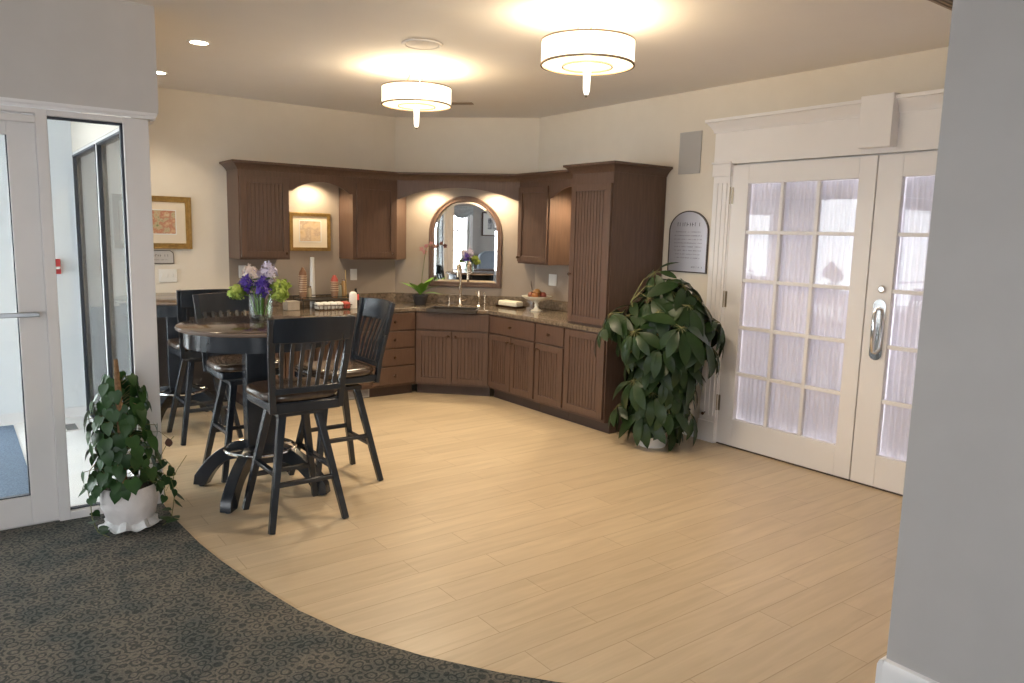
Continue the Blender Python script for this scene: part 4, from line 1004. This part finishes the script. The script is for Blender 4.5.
# ================================================================ TABLE FLOWERS
VC = Vector((1.56, 4.72, 1.0485))
t = thing('glass_vase', 'clear cylindrical glass vase of flowers on the near high table', 'vase', VC)
obj('glass', B().lathe([(0, .0), (.068, .0), (.072, .006), (.074, .145), (.076, .158), (.072, .158), (.070, .145), (.067, .012), (0, .010)], n=36), 'vaseglass', t)
obj('water', B().lathe([(0, .0125), (.0655, .0125), (.067, .10), (0, .10)], n=30), glassmat('water', (.90, .93, .88), 0, 1.33), t)
rp = random.Random(21)
def flower(kind, dx_, dy_, h_, label):
    g_ = 'cut flowers in the glass vase'
    base = VC+Vector((dx_*.22, dy_*.22, .03)); topv = Vector((dx_, dy_, h_-.075))-Vector((dx_*.22, dy_*.22, 0))
    t = thing({'h': 'hyacinth', 'l': 'lilac_stem', 'g': 'viburnum_stem'}[kind[0]], label, 'flower', base, 0, g_)
    mdl = Vector((dx_*.25, dy_*.25, h_*.55))
    obj('stem', B().tube([(0, 0, 0), tuple(mdl), tuple(topv)], .004, 6), 'fresh', t)
    b = B(); col = {'h': 'violet', 'l': 'lilac', 'g': 'lime'}[kind[0]]
    if kind == 'lp': col = 'blush'
    if kind[0] in 'hl':
        n_ = 46 if kind[0] == 'h' else 60
        for i in range(n_):
            s_ = i/n_; a = i*2.4; rr = (.036 if kind[0] == 'h' else .046)*math.sin(PI*(.22+.68*s_))*rp.uniform(.45, 1.35); z = -.05+.10*s_+rp.uniform(-.014, .014)
            c = topv+Vector((rr*math.cos(a), rr*math.sin(a), z)); out = Vector((math.cos(a), math.sin(a), .4))
            for q in range(4):
                w_ = out.cross(Vector((0, 0, 1))).normalized(); v_ = out.cross(w_).normalized(); d = (w_*math.cos(q*PI/2+i)+v_*math.sin(q*PI/2+i))+out.normalized()*.5
                leaf_mesh(b, c, d+Vector((rp.uniform(-.4, .4), rp.uniform(-.4, .4), rp.uniform(-.3, .3))), out, .020, .012, 'lance', .3, .1)
    else:
        for i in range(230):
            u = rp.uniform(-1, 1); a = rp.uniform(0, 2*PI); s_ = math.sqrt(1-u*u); o_ = Vector((s_*math.cos(a), s_*math.sin(a), u)); rq = rp.uniform(.55, 1.15); c = topv+Vector((o_.x*.050, o_.y*.050, o_.z*.038))*rq
            d = (o_.cross(Vector((rp.random(), rp.random(), rp.random()))).normalized()+o_*rp.uniform(.2, 1.1)); o_ = o_+Vector((rp.uniform(-.4, .4),)*3)
            leaf_mesh(b, c, d, o_, .020, .015, 'heart', .2, .2)
    obj('blossom', b, col, t, ang=60)
    b = B()
    for i in range(6):
        a = rp.uniform(0, 2*PI); o_ = Vector((math.cos(a), math.sin(a), .7)); c = mdl.lerp(topv, .35)+Vector((0, 0, 0))
        leaf_mesh(b, c, o_, Vector((-math.cos(a)*.5, -math.sin(a)*.5, 1)), .085, .034, 'lance', .35, .15)
    obj('leaves', b, 'fresh', t, ang=60)
flower('h', -.085, .02, .265, 'deep violet hyacinth at the left of the vase')
flower('h', -.005, -.05, .25, 'deep violet hyacinth in the middle front of the vase')
flower('h', .055, .075, .275, 'deep violet hyacinth at the back of the vase under the white lilac')
flower('lp', -.045, .06, .325, 'pale pink flower spike at the upper left of the vase')
flower('l', .055, .02, .335, 'large pale lilac flower, tallest in the vase')
flower('l', .0, .07, .29, 'pale lilac flower behind the middle violet hyacinth')
flower('g', .125, -.02, .255, 'lime green flower cluster at the right of the vase')
flower('g', .10, -.07, .205, 'pale green flower cluster low on the right of the vase')
flower('g', -.135, .03, .215, 'small lime green flower cluster at the far left of the vase')

# ================================================================ WORKTOP ITEMS
def on(x, y, z=CT+.001): return (x, y, z)
# coffee supply rack
t = thing('supply_rack', 'dark wire rack on the worktop holding coffee cups and packets', 'rack', on(2.86, 6.84), 0)
b = B().box((-.25, -.12, .075), (.25, .12, .083))
for x in (-.24, 0, .24):
    for y in (-.11, .11): b.tube([(x, y, 0), (x, y, .08)], .005, 6)
b.tube([(-.25, -.12, .11), (.25, -.12, .11), (.25, .12, .11), (-.25, .12, .11)], .004, 6, True)
for x in (-.25, .25):
    for y in (-.12, .12): b.tube([(x, y, .08), (x, y, .11)], .004, 6)
obj('shelf', b, mat('dark_wire', (.04, .035, .03), .4, .6), t)
M['cupwrap'] = noisy('corrugated_cup', (.22, .125, .075), (.27, .155, .095), 40, .6)
M['cuprim'] = mat('cup_rim', (.50, .38, .27), .5)
def cup_stack(x, y, n, lab, z0):
    first = None
    for i in range(n):
        loc = (x, y, z0+i*.021); lb = lab % ('lowest' if i == 0 else 'topmost' if i == n-1 else ('second', 'third', 'fourth', 'fifth', 'sixth', 'seventh')[i-1] + ' from the bottom')
        if first is None:
            c = obj('paper_cup', B().lathe([(.028, 0), (.037, .072), (.036, .076), (.0335, .076), (.0265, .004), (0, .004), (0, 0)], n=20), 'cupwrap')
            obj('rim', B().lathe([(.0368, .071), (.0395, .073), (.0395, .078), (.036, .078)], n=20), 'cuprim', c)
            c.location = loc; tag(c, lb, 'cup', 'stacked paper cups on the worktop'); first = c
        else: dup(first, loc, 0, lb)
    return z0+(n-1)*.021+.076
zt_ = cup_stack(2.668, 6.86, 8, 'brown paper cup, %s in the left stack', CT+.085)
tag(obj('amber_domed_cap', B().lathe([(.036, 0), (.034, .03), (.015, .06), (.010, .075), (0, .076)], (2.668, 6.86, zt_+.001), 20), noisy('amber_cap', (.18, .08, .035), (.22, .10, .05), 20, .4)), 'amber domed cap on top of the left cup stack', 'cup_cap')  # domed cup cap closing the left stack
zt_ = cup_stack(2.985, 6.86, 5, 'brown paper cup, %s in the right stack', CT+.085)
tag(obj('red_domed_cap', B().lathe([(.036, 0), (.034, .02), (.018, .05), (.015, .062), (0, .063)], (2.985, 6.86, zt_+.001), 20), noisy('red_cap', (.33, .045, .035), (.38, .07, .05), 20, .4)), 'red domed cap on top of the right cup stack', 'cup_cap')  # domed cup cap closing the right stack
tag(obj('lid_tube', B().lathe([(.028, 0), (.024, .25), (.020, .47), (.014, .475), (0, .475)], on(2.815, 6.99), 20), 'white'), 'tall slim white tube standing in front of the wall below the picture', 'tube')
t = thing('packet_basket', 'small wire basket holding white and red packets in front of the rack', 'basket', on(2.86, 6.62), 0)
b = B()
for z, k in ((.004, .9), (.045, 1.0)): b.tube([(-.17*k, -.06*k, z), (.17*k, -.06*k, z), (.17*k, .06*k, z), (-.17*k, .06*k, z)], .004, 6, True)
for i in range(9): x = -.16+.04*i; b.tube([(x, -.06, .045), (x*.9, -.054, .004), (x*.9, .054, .004), (x, .06, .045)], .0025, 5)
obj('wires', b, mat('bronze_wire', (.10, .06, .04), .35, .8), t)
rp = random.Random(9)
for i in range(5):
    x = 2.725+.066*i; m_ = M['white'] if i < 4 else mat('red_packet', (.5, .08, .06), .5)
    b = B().box((-.03, -.048, 0), (.03, .048, .062)); o = obj('packet', b, m_, bevel=.012, seg=3)
    o.location = (x, 6.62, CT+.010); o.rotation_euler = (rp.uniform(-.08, .08), rp.uniform(-.05, .05), rp.uniform(-.08, .08))
    tag(o, ('red packet at the right end of the wire basket' if i == 4 else 'white packet in the wire basket, ' + ('leftmost', 'second from the left', 'third from the left', 'just left of the red one')[i]), 'packet', 'packets in the wire basket')
tag(obj('white_canister', B().lathe([(0, 0), (.036, 0), (.038, .01), (.038, .125), (.034, .145), (.02, .158), (0, .16)], on(3.095, 6.68), 24), 'white'), 'white rounded canister at the right end of the coffee supplies', 'canister')
t = thing('syrup_bottle', 'dark bottle with a red label right of the white canister', 'bottle', on(3.165, 6.77), 0)
obj('body', B().lathe([(0, 0), (.028, 0), (.03, .01), (.03, .11), (.012, .15), (.010, .18), (0, .18)], n=20), mat('dark_bottle', (.02, .015, .012), .15), t)
obj('label_wrap', B().lathe([(.0305, .07), (.0312, .07), (.0312, .12), (.028, .125)], n=20), mat('red_label', (.55, .05, .05), .5), t)
tag(obj('wooden_stirrer', B().tube([(3.155, 6.95, CT+.001), (3.158, 6.99, CT+.35)], .004, 6), mat('stirrer_brass', (.5, .35, .15), .4, .5)), 'thin upright stick behind the dark bottle', 'stick')
for i, (x, h_, c, lb) in enumerate(((2.745, .12, (.42, .36, .26), 'pale jar between the cup stack and the white tube'), (3.055, .14, (.30, .30, .24), 'grey green jar right of the right cup stack'), (3.10, .18, (.35, .22, .10), 'slim amber jar behind the white canister'))):
    t = thing('condiment_jar', lb, 'jar', (x, 6.90 if i < 2 else 6.90, CT+.085 if i < 2 else CT+.085), 0, 'jars on the supply rack')
    obj('body', B().lathe([(0, 0), (.022, 0), (.023, .005), (.023, h_-.03), (.017, h_-.015), (0, h_-.014)], n=18), mat('jar_body', c, .25), t)
    obj('lid', B().lathe([(0, h_-.013), (.019, h_-.013), (.019, h_), (0, h_)], n=18), 'brass', t)
tag(obj('napkin_box', B().box((-.06, -.05, 0), (.06, .05, .085)), noisy('kraft_box', (.34, .30, .25), (.40, .35, .30), 20, .7), bevel=.004, loc=on(2.50, 6.72), rz=.1), 'tan box on the worktop behind the green flowers', 'box')

# orchid
oc = Vector((3.87, 6.74, CT+.001))
t = thing('potted_orchid', 'potted orchid with pink blooms left of the mirror', 'plant', oc, 0)
obj('pot', B().lathe([(0, 0), (.055, 0), (.06, .01), (.082, .09), (.088, .095), (.088, .105), (.078, .105), (.074, .09), (0, .09)], n=28), mat('dark_glazed_pot', (.05, .05, .055), .2), t)
obj('soil', B().lathe([(0, .092), (.072, .092), (.04, .10), (0, .104)], n=20), 'soil', t)
b = B()
for a, L_, el in ((-.9, .22, 1.2), (.6, .20, 1.4), (2.3, .24, 1.3), (3.6, .22, 1.6), (-2.0, .20, 2.0), (0.2, .24, 2.4), (-.6, .20, .5), (1.5, .18, 1.4), (2.6, .18, 2.6), (-1.4, .23, 2.2)):
    leaf_mesh(b, (0, 0, .10), (math.cos(a), math.sin(a), el), (-math.cos(a)*.5, -math.sin(a)*.5, 1), L_, .075, 'lance', .45, .15)
obj('leaves', b, 'fresh', t, ang=60)
sp_ = [(0, 0, .10), (.015, -.01, .30), (.03, -.03, .48), (.04, -.045, .58), (.07, -.075, .62), (.12, -.125, .60)]
obj('flower_stem', B().tube(sp_, .003, 6), 'stem', t)
for i, (x, y, z) in enumerate(((.005, -.01, .57), (.04, -.045, .60), (.075, -.08, .625), (.105, -.11, .60), (.03, -.03, .54))):
    b = B()
    for q in range(5):
        a = q*2*PI/5+i; w_ = Vector((.82, -.57, 0)); d = w_*math.cos(a)+Vector((0, 0, 1))*math.sin(a)
        leaf_mesh(b, (x, y, z), d, (-.57, -.82, .1), .030, .024, 'heart', .15, .1)
    obj('bloom', b, 'pink', t, ang=60)

# faucet set
def diag(u, v, z): p = Vector((WC/2, WC/2))+Vector((.7071, -.7071))*u-Vector((.7071, .7071))*v; return Vector((p.x, p.y, z))
t = thing('kitchen_faucet', 'tall gooseneck faucet with side lever in front of the mirror', 'faucet', diag(-1.615, .20, CT+.001), -PI/4)
pts = [(0, 0, .0), (0, 0, .36)] + [(0, -.065+.065*math.cos(a), .36+.065*math.sin(a)) for a in [PI*i/12 for i in range(1, 13)]] + [(0, -.13, .30)]
obj('spout', B().tube(pts, .013, 12), 'brass', t)
obj('base', B().lathe([(0, 0), (.03, 0), (.03, .008), (.02, .02), (.019, .07), (.015, .085), (0, .085)], n=24), 'brass', t)
obj('lever', B().tube([(.015, 0, .055), (.045, 0, .06), (.075, -.01, .075)], [.008, .006, .007], 10), 'brass', t)
t = thing('soap_dispenser', 'short soap pump left of the gooseneck faucet', 'dispenser', diag(-1.73, .20, CT+.001), -PI/4)
obj('pump', B().lathe([(0, 0), (.02, 0), (.02, .006), (.010, .012), (.008, .08), (0, .08)], n=16).tube([(0, 0, .075), (0, 0, .092), (0, -.04, .09)], .006, 8), 'brass', t)
t = thing('side_sprayer', 'slim side sprayer right of the gooseneck faucet', 'sprayer', diag(-1.42, .20, CT+.001), -PI/4)
obj('sprayer_body', B().lathe([(0, 0), (.022, 0), (.022, .006), (.013, .015), (.011, .06), (.015, .08), (.013, .12), (.009, .16), (0, .165)], n=16), 'brass', t)
obj('side_handle', B().tube([(0, 0, .10), (-.03, 0, .13), (-.035, 0, .16)], .005, 8), 'brass', t)
t = thing('water_tap', 'small filtered water tap beside the side sprayer', 'tap', diag(-1.36, .19, CT+.001), -PI/4)
obj('spout', B().tube([(0, 0, 0), (0, 0, .12), (0, -.02, .145), (0, -.05, .14)], .006, 10), 'brass', t)
# folded towels / tissue holder
t = thing('towel_tray', 'small dark tray holding folded cream towels right of the sink', 'tray', on(4.585, 6.14), -PI/2+.12)
obj('tray_base', B().ring([(-.15, -.07), (.15, -.07), (.15, .07), (-.15, .07)], [(-.143, -.063), (.143, -.063), (.143, .063), (-.143, .063)], 0, .02).box((-.143, -.063, 0), (.143, .063, .006)), 'knob', t)
tag(obj('folded_towel', B().box((-.135, -.055, 0), (.135, .055, .062)), noisy('cream_cloth', (.70, .64, .50), (.76, .70, .56), 60, .9, bump=.3), bevel=.018, seg=4, loc=(4.585, 6.14, CT+.008), rz=-PI/2+.12), 'folded cream towels lying in the small dark tray', 'towel')
# cake stand with fruit
cs = Vector((4.60, 5.735, CT+.001))
t = thing('cake_stand', 'ivory pedestal stand of fruit on the worktop beside the tall cabinet', 'cake stand', cs)
obj('foot', B().lathe([(0, 0), (.055, 0), (.055, .008), (.03, .02), (.018, .04), (.022, .06), (.016, .075), (.035, .10), (0, .10)], n=28), 'ivory', t)
obj('dish', B().lathe([(0, .101), (.06, .101), (.115, .122), (.145, .142), (.148, .148), (.14, .148), (.10, .130), (0, .115)], n=36), 'ivory', t)
fr_ = [(-.05, -.04, .035, (.34, .13, .035), 'orange'), (.04, -.05, .034, (.24, .05, .03), 'apple'), (.06, .04, .035, (.34, .16, .04), 'orange'), (-.03, .05, .034, (.24, .07, .03), 'apple'), (.0, .0, .036, (.36, .18, .05), 'orange')]
flab = ['orange at the left front of the pedestal stand', 'red apple at the right front of the pedestal stand', 'orange at the right back of the pedestal stand', 'red apple at the left back of the pedestal stand', 'orange on top of the fruit on the pedestal stand']
for i, (x, y, r_, c, nm) in enumerate(fr_):
    z = .118+r_+(.006 if i < 4 else .032)
    o = obj(nm, B().lathe([(0, -r_*.86), (r_*.5, -r_*.84), (r_*.9, -r_*.45), (r_, .02*r_), (r_*.88, r_*.5), (r_*.5, r_*.84), (r_*.12, r_*.82), (0, r_*.72)], n=20), noisy('fruit_skin', c, tuple(v*.8 for v in c), 8, .4), loc=cs+Vector((x*1.0, y, z)))
    obj('stem', B().tube([(0, 0, r_*.7), (.003, 0, r_*1.05)], .0018, 5), 'stem', o)
    tag(o, flab[i], 'fruit', 'fruit on the pedestal stand')
tag(obj('dry_twig', B().tube([(0, 0, 0), (-.02, -.01, .05), (-.025, -.01, .09)], [.004, .006, .002], 7), 'cabdark', loc=cs+Vector((-.015, .055, .205))), 'dark twig standing up among the fruit', 'twig')
# pale toe-kick vent
t = thing('toe_kick_vent', 'pale toe kick vent at the foot of the cabinets behind the right stool', 'vent', (3.10, FY+.064, .008), 0)
obj('frame', B().ring([(-.12, 0), (.12, 0), (.12, .085), (-.12, .085)], [(-.108, .01), (.108, .01), (.108, .075), (-.108, .075)], .001, .006, f), 'speaker', t)
b = B()
for i in range(5): b.box((-.108, -.005, .012+i*.0125), (.108, -.001, .020+i*.0125))
obj('slats', b, 'speaker', t)

# ================================================================ LOBBY THINGS (seen in the mirror)
b = B(); n = 30; rows = []
for j in range(9):
    s_ = j/8
    row = []
    for i in range(n+1):
        u = i/n; y_ = 1.00+.70*u; drop = (.10+.17*math.sin(PI*u)+.16*(abs(2*u-1)**8))*s_; fold = .03*math.sin(s_*14+2*abs(u-.5))
        row.append(b.bm.verts.new((XL+.09+.04*math.sin(PI*u)+fold*.5, y_, 2.24-drop)))
    rows.append(row)
for p, q in zip(rows, rows[1:]):
    for i in range(n): b.bm.faces.new((p[i], p[i+1], q[i+1], q[i]))
o = obj('swag_valance', b, noisy('blue_grey_fabric', (.45, .48, .50), (.52, .55, .57), 20, .9), ang=80)
md = o.modifiers.new('t', 'SOLIDIFY'); md.thickness = .004
tag(o, 'blue grey swag valance over the window seen in the mirror', 'curtain')
t = thing('framed_picture', 'white matted picture reflected in the arched mirror', 'picture', (XL, .40, 1.58), PI/2)
obj('frame', B().ring([(-.29, 0), (.29, 0), (.29, .56), (-.29, .56)], [(-.265, .025), (.265, .025), (.265, .535), (-.265, .535)], .002, .024, f), 'cab', t)
obj('mat_board', B().prism([(-.265, .025), (.265, .025), (.265, .535), (-.265, .535)], .002, .010, f), 'white', t, smooth=False)
obj('art_print', B().prism([(-.12, .16), (.12, .16), (.12, .42), (-.12, .42)], .010, .012, f), art('grey_print', [(.05, .05, .06), (.4, .4, .42), (.7, .7, .7)], 12), t, smooth=False)
t = thing('wing_chair', 'blue grey upholstered wing chair reflected in the arched mirror', 'armchair', (-3.45, .60, .008), -PI/2)
fab = noisy('blue_grey_upholstery', (.26, .31, .38), (.32, .37, .44), 40, .9)
obj('seat', B().box((-.28, -.30, .22), (.28, .26, .46)), fab, t, bevel=.05, seg=4)
obj('backrest', B().prism([(-.30, .40), (.30, .40), (.33, 1.0), (.28, 1.15), (.12, 1.22), (-.12, 1.22), (-.28, 1.15), (-.33, 1.0)], -.40, -.28, lambda u, v, w_: (u, w_, v)), fab, t, bevel=.03, seg=3)
for s_ in (-1, 1):
    obj('arm', B().box((s_*.34-.055, -.34, .22), (s_*.34+.055, .24, .64)), fab, t, bevel=.04, seg=3)
    for y in (-.28, .2): obj('leg', B().bar((s_*.29, y, 0), (s_*.27, y, .22), .03, .03, .045, .045), 'cab', t)
t = thing('console_table', 'dark brown console table reflected in the arched mirror', 'table', (-2.9, 1.25, .008), 0)
obj('tabletop', B().box((-.22, -.42, .80), (.22, .42, .84)), 'cab', t, bevel=.006)
obj('apron', B().box((-.19, -.39, .68), (.19, .39, .80)), 'cab', t)
for x in (-.17, .17):
    for y in (-.37, .37): obj('leg', B().bar((x, y, 0), (x, y, .68), .035, .035, .05, .05), 'cab', t)
